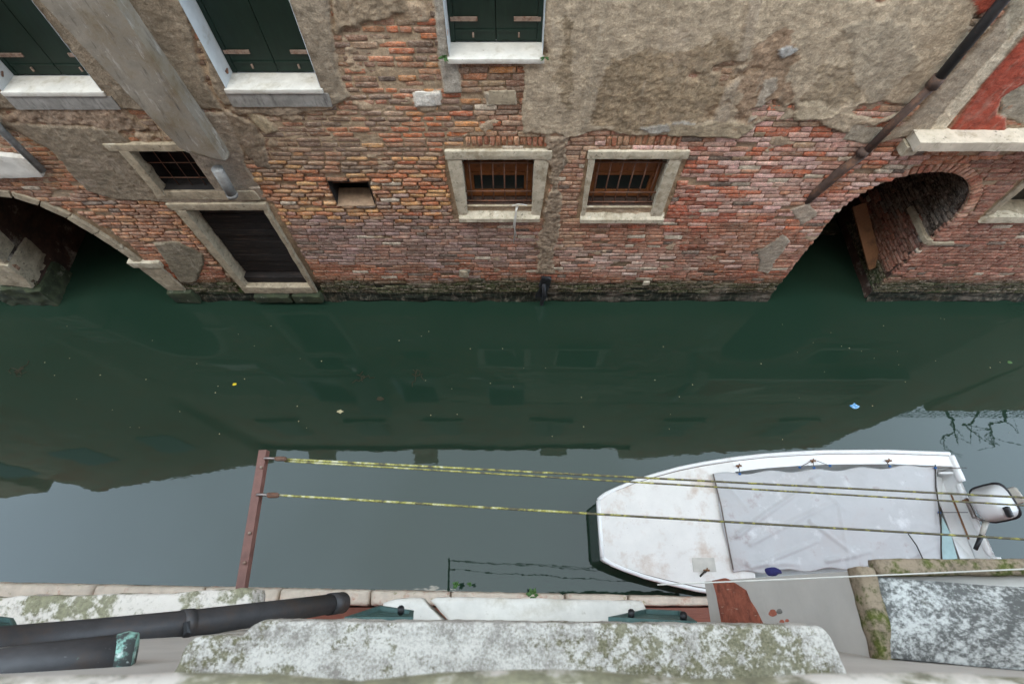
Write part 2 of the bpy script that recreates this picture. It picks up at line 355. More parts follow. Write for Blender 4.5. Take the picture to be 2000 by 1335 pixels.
def sd_poly(poly, u, v):                           # signed distance, > 0 inside
    u = np.asarray(u, float); v = np.asarray(v, float)
    d = np.full(u.shape, 1e9); ins = np.zeros(u.shape, bool); n = len(poly)
    for i in range(n):
        (x0, y0), (x1, y1) = poly[i], poly[(i+1) % n]
        ex, ey = x1 - x0, y1 - y0; L = ex*ex + ey*ey + 1e-12
        t = np.clip(((u-x0)*ex + (v-y0)*ey) / L, 0, 1)
        d = np.minimum(d, np.hypot(u - x0 - t*ex, v - y0 - t*ey))
        c = ((y0 > v) != (y1 > v)) & (u < ex * (v - y0) / (ey if ey else 1e-12) + x0); ins ^= c
    return np.where(ins, d, -d)
def sd_rect(q, u, v): return np.minimum(np.minimum(u - q[0], q[1] - u), np.minimum(v - q[2], q[3] - v))
def opening(u, v, grow=0.0):
    d = np.full(np.shape(u), -1e9)
    for q in RECTS: d = np.maximum(d, sd_rect(q, u, v))
    d = np.maximum(d, sd_poly(RA, u, v)); d = np.maximum(d, sd_poly(LA, u, v))
    return d + grow
# patches of old render left on the bricks: (pixel outline, colour, thickness, edge roughness)
px = lambda pts: [wp(*p) for p in pts]
PL = [
 (px([(1062,-90),(1062,112),(1020,118),(1018,262),(1120,268),(1180,254),(1240,262),(1290,268),(1440,264),(1485,240),(1530,234),(1570,222),(1640,262),(1690,262),(1800,190),(1990,-90)]), (174,157,134), .028, .05, .65),
 (px([(1180,95),(1260,85),(1330,100),(1420,75),(1440,120),(1400,200),(1370,250),(1250,250),(1160,245),(1165,170)]), (152,133,108), .022, .16, 1.3),
 (px([(1475,90),(1520,60),(1555,130),(1540,200),(1480,240),(1440,235),(1455,150)]), (154,130,107), .020, .14, 1.2),
 (px([(1090,40),(1130,30),(1130,150),(1110,215),(1085,190)]), (146,129,106), .024, .08, 1.2),
 (px([(1590,120),(1700,110),(1690,190),(1600,230),(1560,200)]), (152,135,112), .025, .10, 1.2),
 (px([(1165,-90),(1195,-90),(1185,60),(1170,180),(1148,252),(1130,255),(1135,180),(1160,60)]), (170,154,132), .036, .012, .25),
 (px([(1470,-90),(1510,-90),(1478,60),(1448,150),(1420,240),(1385,250),(1400,200),(1440,100)]), (166,150,130), .040, .014, .3),
 (px([(1488,150),(1522,146),(1520,172),(1498,190),(1488,225),(1452,245),(1470,205)]), (168,156,140), .036, .014, .3),
 (px([(1512,94),(1540,82),(1568,92),(1540,112),(1518,115)]), (160,158,154), .042, .010, .2),
 (px([(1236,246),(1290,238),(1340,228),(1370,238),(1360,252),(1290,262),(1270,262)]), (160,154,144), .040, .018, .3),
 (px([(1300,235),(1440,232),(1480,245),(1440,268),(1300,268)]), (162,146,122), .038, .03, .6),
 (px([(1540,200),(1600,190),(1650,215),(1620,235),(1550,235)]), (176,160,136), .040, .03, .5),
 (px([(1640,50),(1760,20),(1800,120),(1700,215),(1660,160)]), (160,146,126), .032, .05, .8),
 (px([(1700,285),(1770,235),(1830,170),(2060,-90),(2400,-90),(2010,60),(1850,240),(1790,262)]), (156,142,124), .028, .02),
 (px([(345,-90),(640,-90),(648,60),(668,150),(682,186),(655,206),(620,206),(440,204),(420,180)]), (140,126,108), .026, .02),
 (px([(-900,-90),(345,-90),(400,160),(440,215),(400,214),(330,215),(235,214),(0,214),(-300,250)]), (136,122,104), .026, .03),
 (px([(-40,232),(110,240),(235,248),(290,320),(340,395),(230,392),(170,372),(110,300),(40,258)]), (128,114,96), .026, .03),
 (px([(350,470),(398,496),(400,525),(380,552),(352,552),(300,475)]), (122,112,94), .026, .025),
 (px([(836,-90),(872,-90),(880,110),(896,120),(903,180),(868,182),(856,110)]), (158,150,138), .02, .012),
 (px([(1064,262),(1108,262),(1100,330),(1098,400),(1090,450),(1082,534),(1046,534),(1052,460),(1062,420),(1076,330)]), (150,132,112), .018, .07, 2.0),
 (px([(400,215),(455,215),(480,320),(524,392),(330,398),(250,292),(340,286)]), (142,128,112), .024, .02),
 (px([(440,206),(640,206),(668,190),(650,216),(560,222),(470,226)]), (150,132,112), .016, .03, 1.2),
 (px([(20,210),(235,212),(290,250),(250,262),(180,246),(90,244),(0,236)]), (150,128,108), .012, .05, 1.5),
 (px([(640,-90),(800,-90),(790,20),(720,50),(655,70)]), (150,132,110), .014, .08, 1.4),
 (px([(430,210),(500,240),(530,330),(500,330),(450,250)]), (132,116,98), .016, .04, 1.0),
 (px([(470,205),(520,228),(545,255),(520,262),(490,235)]), (170,152,124), .02, .015),
 (px([(1480,490),(1530,455),(1545,470),(1500,535),(1478,530)]), (160,148,132), .02, .03),
 (px([(1545,410),(1580,395),(1600,420),(1560,445)]), (160,146,130), .02, .03),
 (px([(895,540),(915,540),(920,525),(895,525)]), (150,142,124), .02, .01),
 (px([(805,180),(862,176),(862,206),(812,208)]), (206,200,190), .022, .01),
 (px([(945,178),(1010,172),(1012,206),(950,208)]), (176,164,146), .02, .01),
 (px([(1965,-60),(2300,-60),(2300,240),(1995,245),(1950,225)]), (156,146,128), .018, .012),
 (px([(1660,240),(1700,235),(1740,255),(1700,282),(1640,275)]), (156,146,130), .02, .03),
 (px([(1800,262),(1850,200),(1900,140),(2010,20),(2400,-90),(2400,60),(2000,62),(1838,262)]), (196,182,160), .030, .010),
 (px([(1838,270),(1966,262),(1966,226),(1948,220),(1956,190),(1992,168),(2010,160),(2300,100),(2300,-90),(2140,-90),(2002,58),(1925,150)]), (156,72,54), .034, .004),
 (px([(1885,-5),(1905,32),(1930,20),(1945,8),(1985,-5),(2060,-90),(1870,-90)]), (158,74,56), .036, .008),
]
def plaster(u, v):
    """Thickness weight 0..1 and colour of the render at wall points."""
    w = np.zeros(np.shape(u)); th = np.zeros(np.shape(u)); rgh = np.zeros(np.shape(u)); col = np.zeros(np.shape(u) + (3,))
    for poly, c, t, rg, *ro in PL:
        ro = ro[0] if ro else .5
        s = sd_poly(poly, u, v) + rg * 1.6 * fbm(u * 5, v * 5, .3, 4) + rg * .35 * fbm(u*31, v*31, 2.2, 2)
        k = sstep(-.012, .022, s); nw = np.maximum(w, k)
        hit = (k >= w) & (k > .01)
        col = np.where(hit[..., None], np.array(lin(c)), col); th = np.where(hit, t, th); rgh = np.where(hit, ro, rgh); w = nw
    rem = fbm(u * 3.3 + 1.7, v * 4.6, 6.6, 4) - .34 + .16 * sstep(2.4, 3.2, v) * sstep(-.4, -1.0, u) + .10 * np.exp(-((u - 1.7)/.9)**2 - ((v - 1.1)/.4)**2) + .12 * np.exp(-((u - 4.0)/.5)**2 - ((v - 1.6)/.9)**2)
    k = sstep(0, .16, rem) * sstep(.5, .75, v) * .92; hit = (k > w) & (k > .01)
    col = np.where(hit[..., None], np.array(lin((172,150,126))), col); th = np.where(hit, .012, th); rgh = np.where(hit, .9, rgh); w = np.maximum(w, k)
    # rough upper render: the coat has fallen away in ragged patches
    z = sd_poly(PL[0][0], u, v) > 0
    n1 = fbm(u * 1.9 + 3, v * 2.6, 7.7, 4)
    holes = sstep(.22, .40, n1 + .30 * fbm(u * 9, v * 9, 1.7, 3)) * sstep(1.1, 1.5, u)
    w = np.where(z, w * (1 - .6 * holes), w)
    return w, th, col, np.where(z, holes, 0), rgh
DU = .016
us = np.arange(-8.6, 8.62, DU); vs = np.arange(-.4, 5.62, DU)
U, V_ = np.meshgrid(us, vs, indexing='ij')
w, th, pc, hol, rgh = plaster(U, V_)
smear = sstep(2.3, 3.1, V_) * sstep(.2, -.8, U) + .5 * sstep(-3.0, -3.6, U) * sstep(1.0, 1.6, V_) + .55 * np.exp(-((U - 4.2)/.6)**2 - ((V_ - 2.6)/.5)**2)
base = -.013 + np.clip(smear, 0, 1) * (.011 + .007 * fbm(U * 2.3, V_ * 2.3, 7.4, 3)) + (.005 + .004 * np.clip(smear, 0, 1)) * fbm(U * 13, V_ * 22, 4.4, 4)
ero = np.exp(-((U + 1.9) / 1.3)**2 - ((V_ - 2.3) / .42)**2) + .6 * np.exp(-((U - 4.2) / .5)**2 - ((V_ - 2.5) / .6)**2) + .6 * np.exp(-((U + 4.9) / .8)**2 - ((V_ - 1.9) / .6)**2)
base = base - np.clip(ero, 0, 1) * .016
lump = fbm(U * 7, V_ * 8, 9.1, 4); lump2 = fbm(U * 19, V_ * 23, 5.5, 4); craggy = 1 - 2 * np.abs(fbm(U * 9 + 4, V_ * 12, 2.5, 4))
lump3 = fbm(U * 47, V_ * 52, 1.9, 2)
relief = rgh * (.0045 * lump + .0045 * lump2 - .003 * craggy + .0045 * lump3)
dd = base + w * (th + .010 * rgh + relief)
dd += hol * (.010 * fbm(U * 16, V_ * 26, 2.9, 3))
foot = sstep(.42, .10, V_ + .06 * fbm(U * 3, V_ * 8, 1.1, 3))
dd += foot * (.012 + .030 * sstep(.16, .02, V_ + .05 * fbm(U * 2, 0, 3.3, 3)) + .034 * fbm(U * 5, V_ * 22, 6.1, 4))
mort = np.array(lin((166,144,118))) * (1 + .22 * fbm(U * 3, V_ * 3, 3.3, 4))[..., None]
lowdark = sstep(1.9, .9, V_)[..., None]
mort = mort * (1 - lowdark * .45) 
mort = mort + (np.array(lin((112,92,82))) - mort) * (sstep(2.0, 2.6, U) * sstep(5, 4, U))[..., None] * .4
pcv = pc * (1 + .22 * fbm(U * 2.2, V_ * 2.6, 8.8, 4) + rgh * (.12 * lump + .22 * lump2 - .06 * craggy + .26 * lump3))[..., None]  # pits tinted darker along the relief: dirt plus painted-in crevice shading
brown = np.array(lin((134,112,90)))
pcv = pcv + (brown - pcv) * (np.clip(hol, 0, 1) * .7)[..., None]
wc = mort + (pcv - mort) * w[..., None]
alg = sstep(.56, .38, V_ + .10 * fbm(U * 2.5, V_ * 6, 2.0, 4))[..., None]
algc = np.array(lin((24,28,19))) + (np.array(lin((60,76,32))) - np.array(lin((24,28,19)))) * (sstep(.05, .5, fbm(U * 1.7, V_ * 9, 5.0, 4)) * sstep(.10, .30, V_))[..., None]
wc = wc + (algc - wc) * alg
op = opening(U, V_)
cellop = np.minimum(np.minimum(op[:-1,:-1], op[1:,:-1]), np.minimum(op[:-1,1:], op[1:,1:]))
keep = cellop < .004
nu, nv = U.shape
ids = np.arange(nu * nv).reshape(nu, nv)
fc = np.stack([ids[:-1,:-1], ids[1:,:-1], ids[1:,1:], ids[:-1,1:]], -1)[keep]
gx, gy = np.gradient(op, DU); gl = np.hypot(gx, gy) + 1e-6
mv = np.where((op > 0) & (op < .03), op + .001, 0)
P3 = Wn(U - gx / gl * mv, V_ - gy / gl * mv, dd).reshape(-1, 3)
used = np.unique(fc); remap = -np.ones(nu * nv, int); remap[used] = np.arange(len(used))
wall = mk('wall', P3[used], remap[fc], M['render'], house, True, wc.reshape(-1, 3)[used])
tag(wall, 'weathered brick and render wall stained green at the waterline')
# ------------------------------------------------------------------ bricks, one by one
rng = random.Random(11)
Z = [ # centre u, v, radius u, v, palette
 (-1.4,3.6,1.3,.8,[(150,112,88),(133,100,82),(168,120,92),(120,96,82),(176,112,80),(160,132,108)]),
 (-.75,3.4,.3,.7,[(186,104,62),(170,92,60),(190,130,80),(160,110,80)]),
 (-1.8,2.35,1.2,.35,[(190,138,88),(178,120,78),(166,100,66),(196,150,98),(150,104,76)]),
 (-1.5,1.35,1.6,.45,[(138,110,102),(150,122,116),(128,100,92),(160,116,100)]),
 (-1,.6,3,.25,[(158,90,62),(140,80,60),(150,100,76)]),
 (.6,2.4,.3,.8,[(165,120,96),(176,140,116),(150,112,92)]),
 (2.2,2.2,.4,.6,[(160,80,60),(176,92,68),(150,78,62)]),
 (3.0,2.6,1.0,.6,[(196,156,144),(190,146,134),(204,170,158),(184,98,70),(186,136,122),(200,160,150)]),
 (2.6,1.5,1.1,.5,[(160,104,82),(150,94,74),(170,120,98)]),
 (1.8,.95,.9,.25,[(196,168,154),(180,140,124),(168,110,90)]),
 (2.2,.5,1.7,.2,[(150,78,58),(165,86,60),(140,84,68)]),
 (6.5,1.0,1.3,1.3,[(140,84,68),(128,76,64),(150,98,82)]),
 (-4.8,2.3,.9,1.0,[(170,110,78),(150,104,80),(180,128,90),(140,100,80)]),
 (-4.6,.6,.7,.3,[(160,80,50),(140,74,52)]),
 (4.3,2.7,.6,.5,[(176,110,80),(160,100,76),(184,130,100)]),
 (2.3,3.8,1.6,.6,[(146,116,92),(156,112,92),(134,112,88)]),
 (-2.7,3.1,.8,.45,[(128,106,90),(118,98,84),(142,112,90),(134,104,84)]),
 (-7.5,2.5,1.5,2,[(150,104,80),(140,100,80)]),
]
def brick_colour(u, v, r):
    ws = [(math.exp(-((u-z[0])/z[2])**2 - ((v-z[1])/z[3])**2) ** .8 + 1e-6) * (2.2 if z[0] == 3.0 else 1) for z in Z]
    z = r.choices(Z, ws)[0]; c = np.array(lin(r.choice(z[4])))
    c = c * r.uniform(.78, 1.2) * np.array([r.uniform(.96, 1.04), 1, r.uniform(.94, 1.06)])
    c = c * .86 + np.array(lin((166,134,106))) * .14
    g = math.exp(-((u - 1.75) / .65)**2 - ((v - .95) / .28)**2); c = c + (np.array(lin((206,186,174))) - c) * g * r.uniform(.1, .75)
    g = math.exp(-((u - 2.62) / .38)**2 - ((v - 1.2) / .35)**2); c = c + (np.array(lin((112,66,50))) - c) * g * r.uniform(.3, .8)
    g = math.exp(-((u - 2.12) / .22)**2 - ((v - 2.1) / .35)**2); c = c + (np.array(lin((150,66,46))) - c) * g * r.uniform(.2, .7)
    g = math.exp(-((u + 2.4) / .9)**2 - ((v - 3.3) / .5)**2); c = c + (np.array(lin((104,86,74))) - c) * g * r.uniform(.0, .7)
    if r.random() < .02: c = np.array(lin((190,174,154)))
    if r.random() < .03: c = np.array(lin((104,88,78)))
    a = float(sstep(.64, .42, v + .10 * float(fbm(u * 2.5, v * 6, 2.0, 3))))
    return c + (np.array(lin((40,52,24))) * r.uniform(.4, 1.5) - c) * a * .95
def erosion(u, v):
    e = math.exp(-((u + 1.9) / 1.3)**2 - ((v - 2.3) / .42)**2) + .5 * math.exp(-((u + 1.2) / 1.0)**2 - ((v - 3.5) / .7)**2)
    e += .7 * math.exp(-((u - 4.2) / .5)**2 - ((v - 2.6) / .5)**2) + .6 * math.exp(-((u + 4.9) / .8)**2 - ((v - 1.9) / .6)**2)
    return min(1, e + .08)
def brick_geo(cu, cv, lw, lh, e, r, mp, rot=0):
    """Worn brick: back rim, shoulder rim, front face inset and jittered; mp(u, v, d) -> world."""
    x, y = lw / 2, lh / 2
    jj = lambda s: r.uniform(-s, s)
    sh = .004 + .010 * e; f0 = .004 + jj(.004) + (-.012 * r.random() if r.random() < .25 * e else 0) + .006 * e * r.random()
    tilt = jj(.02 + .05 * e)
    rings = []
    n = 8
    for ins, d in ((0, -.05), (0, f0 - sh - .001), (.35 * sh, f0 - .3 * sh), (sh * 1.4, f0)):
        ring = []
        for a, b in ((-1,-1),(-.3,-1),(.4,-1),(1,-1),(1,1),(.3,1),(-.4,1),(-1,1)):
            edge = (.004 + .009 * e)
            xx = a * (x - ins) ; yy = b * (y - min(ins, y * .6))
            if d > -.04: xx += jj(edge) * .7; yy += jj(edge) * .45
            if abs(a) == 1 and d > -.04: xx -= a * e * .012; yy -= b * e * .008
            c, s = math.cos(rot), math.sin(rot)
            ring.append(mp(cu + xx * c - yy * s, cv + xx * s + yy * c, d + tilt * yy + (jj(.002 + .004 * e) if d > -.04 else 0)))
        rings.append(ring)
    V = [p for ring in rings for p in ring]; Fc = []
    for k in range(3):
        for i in range(n):
            Fc.append([k*n+i, k*n+(i+1)%n, (k+1)*n+(i+1)%n, (k+1)*n+i])
    t = 3 * n; Fc += [[t, t+1, t+6, t+7], [t+1, t+2, t+5, t+6], [t+2, t+3, t+4, t+5]]
    return V, Fc
BR = []                                            # (screen size, verts, faces, colour)
def screen_area(V):
    p = []
    for v in (V[24], V[27], V[28], V[31]):
        x, y, z = v[0], v[1], v[2] - H
        dep = y * sa - z * ca
        if dep < .1: return 0
        p.append((x / dep * F + 1000, 667.5 - (y * ca + z * sa) / dep * F))
    cx = sum(q[0] for q in p) / 4; cy = sum(q[1] for q in p) / 4
    if not (0 < cx < 2000 and 0 < cy < 1335): return 0
    a = 0
    for i in range(4): a += p[i][0] * p[(i+1)%4][1] - p[(i+1)%4][0] * p[i][1]
    return abs(a) / 2
def put(cu, cv, lw, lh, e, mp, rot=0, colour=None, vis=True):
    V, Fc = brick_geo(cu, cv, lw, lh, e, rng, mp, rot)
    wv = mp(cu, cv, 0)
    c = brick_colour(wv[0], wv[2], rng) if colour is None else colour
    BR.append((screen_area(V) if vis else 0, V, Fc, c))
SOLD = [(-.50, .42, 2.985, 3.115), (1.0, 1.78, 2.985, 3.115)]     # soldier courses over the barred windows
FRAMES = [(-.74, .44, 1.85, 2.975), (.82, 1.93, 1.83, 2.965), (-4.32, -3.3, 2.2, 3.06), (-4.2, -2.93, .2, 2.2), (5.9, 6.9, 1.84, 2.85),
          (4.2, 8.3, 2.9, 3.26), (-4.92, -3.72, 3.44, 3.68), (-2.78, -1.72, 3.5, 3.71), (-.58, .29, 3.93, 4.0)]
cen = ((4.06 + 5.60) / 2, 1.85); RR = .77
grid_u = []
v = .20; row = 0
while v < 4.75:
    ch = rng.uniform(.060, .068); u = -8.5 + rng.uniform(0, .25)
    wav = rng.uniform(0, 6)
    while u < 8.5:
        lw = rng.choice([.245, .25, .235, .215, .125, .24, .18]) * rng.uniform(.93, 1.06)
        cu = u + lw / 2; cv = v + ch / 2 + .010 * math.sin(cu * 1.3 + wav * .1) + .006 * math.sin(cu * 4 + wav)
        u += lw
        grid_u.append((cu, cv, lw, ch))
    v += ch; row += 1
gu = np.array(grid_u)
Wmin = np.min([plaster(gu[:,0] + s * gu[:,2] * .5, gu[:,1])[0] for s in (-1, 0, 1)], axis=0)
TS = np.linspace(-.5, .5, 13)
def blocked(u, v):
    d = opening(u, v)
    for q in FRAMES + SOLD: d = np.maximum(d, sd_rect(q, u, v))
    d = np.maximum(d, np.where((v > 1.85) & (u > 4.5), RR + .14 - np.hypot(u - cen[0], v - cen[1]), -1))
    d = np.maximum(d, np.where((u < -4.9) & (v > 1.0), 1.06 - np.hypot(u + 6.25, v - 1.25), -1)); return d
OPN = np.stack([blocked(gu[:,0] + s * gu[:,2], gu[:,1]) for s in TS], -1)
for (cu, cv, lw, ch), wm, on in zip(grid_u, Wmin, OPN):
    if wm > .85: continue
    free = on < rng.uniform(-.004, .012)
    if not free.all():                                   # cut the brick at the edge of the opening
        best = (0, 0); st = None
        for k in range(14):
            if k < 13 and free[k]:
                if st is None: st = k
            elif st is not None:
                if k - st > best[1] - best[0]: best = (st, k)
                st = None
        if best[1] - best[0] < 3: continue
        x0, x1 = cu + TS[best[0]] * lw, cu + TS[best[1] - 1] * lw
        if x1 - x0 < .035: continue
        cu, lw = (x0 + x1) / 2, x1 - x0 + .006
    e = erosion(cu, cv) * rng.uniform(.6, 1.1)
    if rng.random() < .012 + .07 * e: continue            # fallen out
    jt = rng.uniform(.006, .011) + (.006 if (cu < -.6 and cv > 2.6) else 0)
    put(cu, cv, lw - jt, ch - jt * rng.uniform(.8, 1.1), e, W)
for q in SOLD:
    u = q[0]
    while u < q[1]:
        lw = rng.uniform(.055, .07); put(u + lw/2, (q[2] + q[3]) / 2 + rng.uniform(-.008, .008) + .02 * (1 - ((u - (q[0]+q[1])/2) / .45)**2), lw - .009, q[3] - q[2] - .012, .35, W, rng.uniform(-.06, .06), np.array(lin(rng.choice([(176,120,88),(164,104,78),(182,136,104)])))); u += lw
k = -0.05
while k < math.pi * .62:                               # ring of headers round the water arch
    r0 = RR + .075; dk = rng.uniform(.062, .075) / RR
    a = k + dk / 2; put(cen[0] + r0 * math.cos(a), cen[1] + r0 * math.sin(a), .125, dk * RR * .9, .45, W, a, np.array(lin(rng.choice([(170,116,92),(186,140,118),(160,96,74),(178,128,104)])))); k += dk
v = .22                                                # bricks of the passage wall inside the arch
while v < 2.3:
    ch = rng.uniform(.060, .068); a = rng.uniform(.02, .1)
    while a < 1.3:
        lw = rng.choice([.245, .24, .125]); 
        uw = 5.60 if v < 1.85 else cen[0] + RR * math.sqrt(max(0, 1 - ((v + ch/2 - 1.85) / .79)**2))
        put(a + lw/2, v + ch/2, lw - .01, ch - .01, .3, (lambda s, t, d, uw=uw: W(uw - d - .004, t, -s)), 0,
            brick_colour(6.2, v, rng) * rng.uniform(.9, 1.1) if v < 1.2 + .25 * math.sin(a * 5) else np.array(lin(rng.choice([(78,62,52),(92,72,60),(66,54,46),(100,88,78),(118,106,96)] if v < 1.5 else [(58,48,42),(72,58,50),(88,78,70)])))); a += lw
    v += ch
BR.sort(key=lambda b: -b[0])
for b in BR[:300]:
    mk('brick', b[1], b[2], M['brick'], wall, True, np.tile(b[3], (len(b[1]), 1)))
mb = MB()
for b in BR[300:]: mb.add(b[1], b[2], b[3])
tag(mb.build('brickwork', M['brick'], wall, True), kind='stuff')
# ------------------------------------------------------------------ openings: linings, shutters, bars
def lining(name, poly, depth, mat, parent, back=None, d0=.004, closed=True):
    n = len(poly); V = [W(u, v, d0) for u, v in poly] + [W(u, v, -depth) for u, v in poly]
    Fc = [[i, (i+1) % n, n + (i+1) % n, n + i] for i in range(n if closed else n - 1)]
    o = mk(name, V, Fc, mat, parent)
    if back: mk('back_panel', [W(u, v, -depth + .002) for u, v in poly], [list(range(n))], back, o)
    return o
def wbox(name, u0, u1, v0, v1, d0, d1, mat, parent):
    V, Fc = wboxv(u0, u1, v0, v1, d0, d1); return mk(name, V, Fc, mat, parent)
def shutter_window(q, sill_face, seed):
    u0, u1, v0, v1 = q
    w_ = lining('window', rect(u0, u1, v0, v1), .27, M['reveal'], house, M['dark'], .036)
    for b in ((u0 + .003, u0 + .045, v0 + .013, v1), (u1 - .045, u1 - .003, v0 + .013, v1)): wbox('shutter_frame', *b, -.255, -.2045, M['shutter'], w_)
    um = (u0 + u1) / 2
    for a, b, s in ((u0 + .048, um - .004, 0), (um + .004, u1 - .048, 1)):
        wbox('shutter', a, b, v0 + .018, v1, -.245, -.212, M['shutter'], w_)
        wbox('shutter_batten', a + .004, b - .004, v0 + .10, v0 + .125, -.2115, -.204, M['shutter'], w_)
        x = (a - .03, a + .21) if s == 0 else (b - .21, b + .03)
        wbox('hinge_strap', x[0], x[1], v0 + .20, v0 + .235, -.2105, -.199, M['strap'], w_)
        c = (a + b) / 2 + (.02 if s else -.02)
        wbox('latch', c - .008, c + .008, v0 + .06, v0 + .10, -.2035, -.190, M['strap'], w_)
    wstone('sill', rect(u0 - .02, u1 + .02, v0 - .035, v0 + .012), -.204, .055, M['sill'], w_, .003, .045, seed)
    if sill_face: wstone('sill_block', rect(u0 - .03, u1 + .06, v0 - .19, v0 - .037), -.02, .042, M['sillface'], w_, .005, .05, seed + 3)
    for s in (1,) if u0 < -2 else ():
        V, Fc = tubev([W(u0 + .004, v0 + .09, -.1), W(u0 + .03, v0 + .12, -.1), W(u0 + .035, v0 + .10, -.06)], .009, 6); mk('shutter_stay', V, Fc, M['iron'], w_)
    return w_
shutter_window(A_, True, 1); shutter_window(B_, True, 2); shutter_window(C_, False, 3)
for uu in (-6.7, -4.2, -2.0, 1.1, 4.9, 8.2):       # storey above the frame, seen only mirrored in the water
    w_ = wbox('window', uu - .5, uu + .5, 7.15, 8.85, -.02, .03, M['roofline'], house)
    for s in (0, 1): wbox('shutter', uu - .40 + .41 * s, uu - .01 + .41 * s, 7.25, 8.75, .0305, .055, M['mutedshutter'], w_)
    wbox('sill', uu - .6, uu + .6, 7.05, 7.15, 0, .08, M['jamb'], w_)
def bars(parent, u0, u1, v0, v1, us_, vs_, d, r=.009):
    for u in us_: 
        V, Fc = tubev([W(u, v0, d), W(u, v1, d)], r, 6); mk('iron_bar', V, Fc, M['iron'], parent, True)
    for v in vs_:
        V, Fc = tubev([W(u0, v, d + .012), W(u1, v, d + .012)], r * 1.15, 6); mk('iron_bar', V, Fc, M['iron'], parent, True)
def barred(q, lint, jl, jr, sill, seed):
    u0, u1, v0, v1 = q
    w_ = lining('window', rect(u0, u1, v0, v1), .30, M['jamb'], house, M['dark'])
    wstone('lintel', lint, -.06, .035, M['istria'], w_, .008, .04, seed)
    wstone('stone_jamb', jl, -.06, .024, M['istria'], w_, .007, .04, seed + 1)
    wstone('stone_jamb', jr, -.06, .024, M['istria'], w_, .007, .04, seed + 2)
    (sa0, sv0), (sb0, _), (_, sv1), _q = sill
    pr = [(-.12, sv0 + .01), (.058, sv0), (.058, sv0 + .062), (.03, sv0 + .085), (-.12, sv1 + .005)]; nn = 26; V = []; Fc = []
    for i in range(nn + 1):
        for d_, v_ in pr:
            u_ = sa0 + (sb0 - sa0) * i / nn; g = .006 * float(fbm(u_ * 14 + seed, v_ * 14, d_ * 14, 3)); V.append(W(u_, v_ + g, d_ + g))
    for i in range(nn):
        for k in range(5): Fc.append([i*5+k, (i+1)*5+k, (i+1)*5+(k+1)%5, i*5+(k+1)%5])
    Fc += [[0,1,2,3,4], [nn*5+4, nn*5+3, nn*5+2, nn*5+1, nn*5]]
    mk('sill', V, Fc, M['istria'], w_)
    wbox('inner_sill', u0 + .003, u1 - .003, v0 - .03, v0 + .012, -.29, -.03, M['rustpipe'], w_)
    xm = 1000 + (u0 + u1) / 2 * 190; gy = lambda y, d_: wp(xm, y, d_)[1]
    ft, fb, gt, gb = gy(316, -.14), gy(381, -.14), gy(341, -.14), gy(371, -.14)
    wbox('wooden_frame', u0 + .004, u0 + .06, fb, ft, -.18, -.135, M['wood'], w_); wbox('wooden_frame', u1 - .06, u1 - .004, fb, ft, -.18, -.135, M['wood'], w_)
    wbox('wooden_frame', u0 + .061, u1 - .061, gt + .045, ft, -.20, -.150, M['wood'], w_); wbox('wooden_frame', u0 + .061, u1 - .061, fb, gb - .03, -.18, -.135, M['wood'], w_)
    wbox('sash', u0 + .062, u1 - .062, gt, gt + .044, -.175, -.140, M['wood'], w_); wbox('sash', u0 + .062, u1 - .062, gb - .029, gb, -.175, -.143, M['wood'], w_)
    wbox('sash', u0 + .062, u0 + .10, gb + .001, gt - .001, -.175, -.143, M['wood'], w_); wbox('sash', u1 - .10, u1 - .062, gb + .001, gt - .001, -.175, -.143, M['wood'], w_)
    wbox('pane', u0 + .101, u1 - .101, gb + .001, gt - .001, -.170, -.164, M['glass'], w_)
    wbox('lower_board', u0 + .004, u1 - .004, v0 + .013, fb - .002, -.18, -.145, M['rustpipe'], w_)
    n = 6; bars(w_, u0, u1, v0, v1, [u0 + (u1 - u0) * (k + .5) / n for k in range(n)], [v0 + .05, v0 + .21, v1 - .10], -.055)
    return w_
barred(G_, [(-.735, 2.835), (.435, 2.84), (.435, 2.96), (-.735, 2.955)], [(-.67, 1.93), (-.553, 1.93), (-.553, 2.833), (-.72, 2.833)],
       [(.243, 1.93), (.36, 1.93), (.415, 2.838), (.243, 2.838)], [(-.665, 1.865), (.35, 1.87), (.36, 2.09), (-.66, 2.09)], 20)
barred(H_, [(.82, 2.845), (1.93, 2.845), (1.93, 2.955), (.82, 2.955)], [(.87, 1.91), (.917, 1.91), (.917, 2.843), (.84, 2.843)],
       [(1.732, 1.91), (1.88, 1.91), (1.87, 2.843), (1.732, 2.843)], [(.86, 1.845), (1.91, 1.845), (1.88, 2.07), (.88, 2.07)], 40)
# small window at the far right
wI = lining('window', rect(*I_), .25, M['jamb'], house, M['glass'])
wstone('sill', [(5.92, 1.83), (6.9, 1.83), (6.9, 1.95), (5.98, 1.95)], -.1, .05, M['istria'], wI, .006, .05, 60)
wstone('stone_jamb', [(5.93, 1.95), (6.02, 1.95), (6.02, 2.85), (5.93, 2.85)], -.1, .02, M['jamb'], wI, .006, .05, 61)
# barred opening over the door
wD = lining('window', rect(*D_), .32, M['dark'], house, M['dark'])
wstone('stone_jamb', [(-4.22, 2.30), (-4.118, 2.30), (-4.118, 2.97), (-4.23, 2.97)], -.1, .052, M['jamb'], wD, .008, .05, 70)
wstone('lintel', [(-4.33, 2.965), (-3.49, 2.965), (-3.49, 3.06), (-4.35, 3.06)], -.1, .050, M['jamb'], wD, .008, .05, 71)
wstone('sill', [(-4.28, 2.22), (-3.02, 2.22), (-3.05, 2.365), (-4.25, 2.365)], -.1, .03, M['jamb'], wD, .010, .05, 72)
bars(wD, D_[0], D_[1], D_[2], D_[3], [-3.96, -3.80, -3.64], [2.50, 2.72], -.07, .0045)
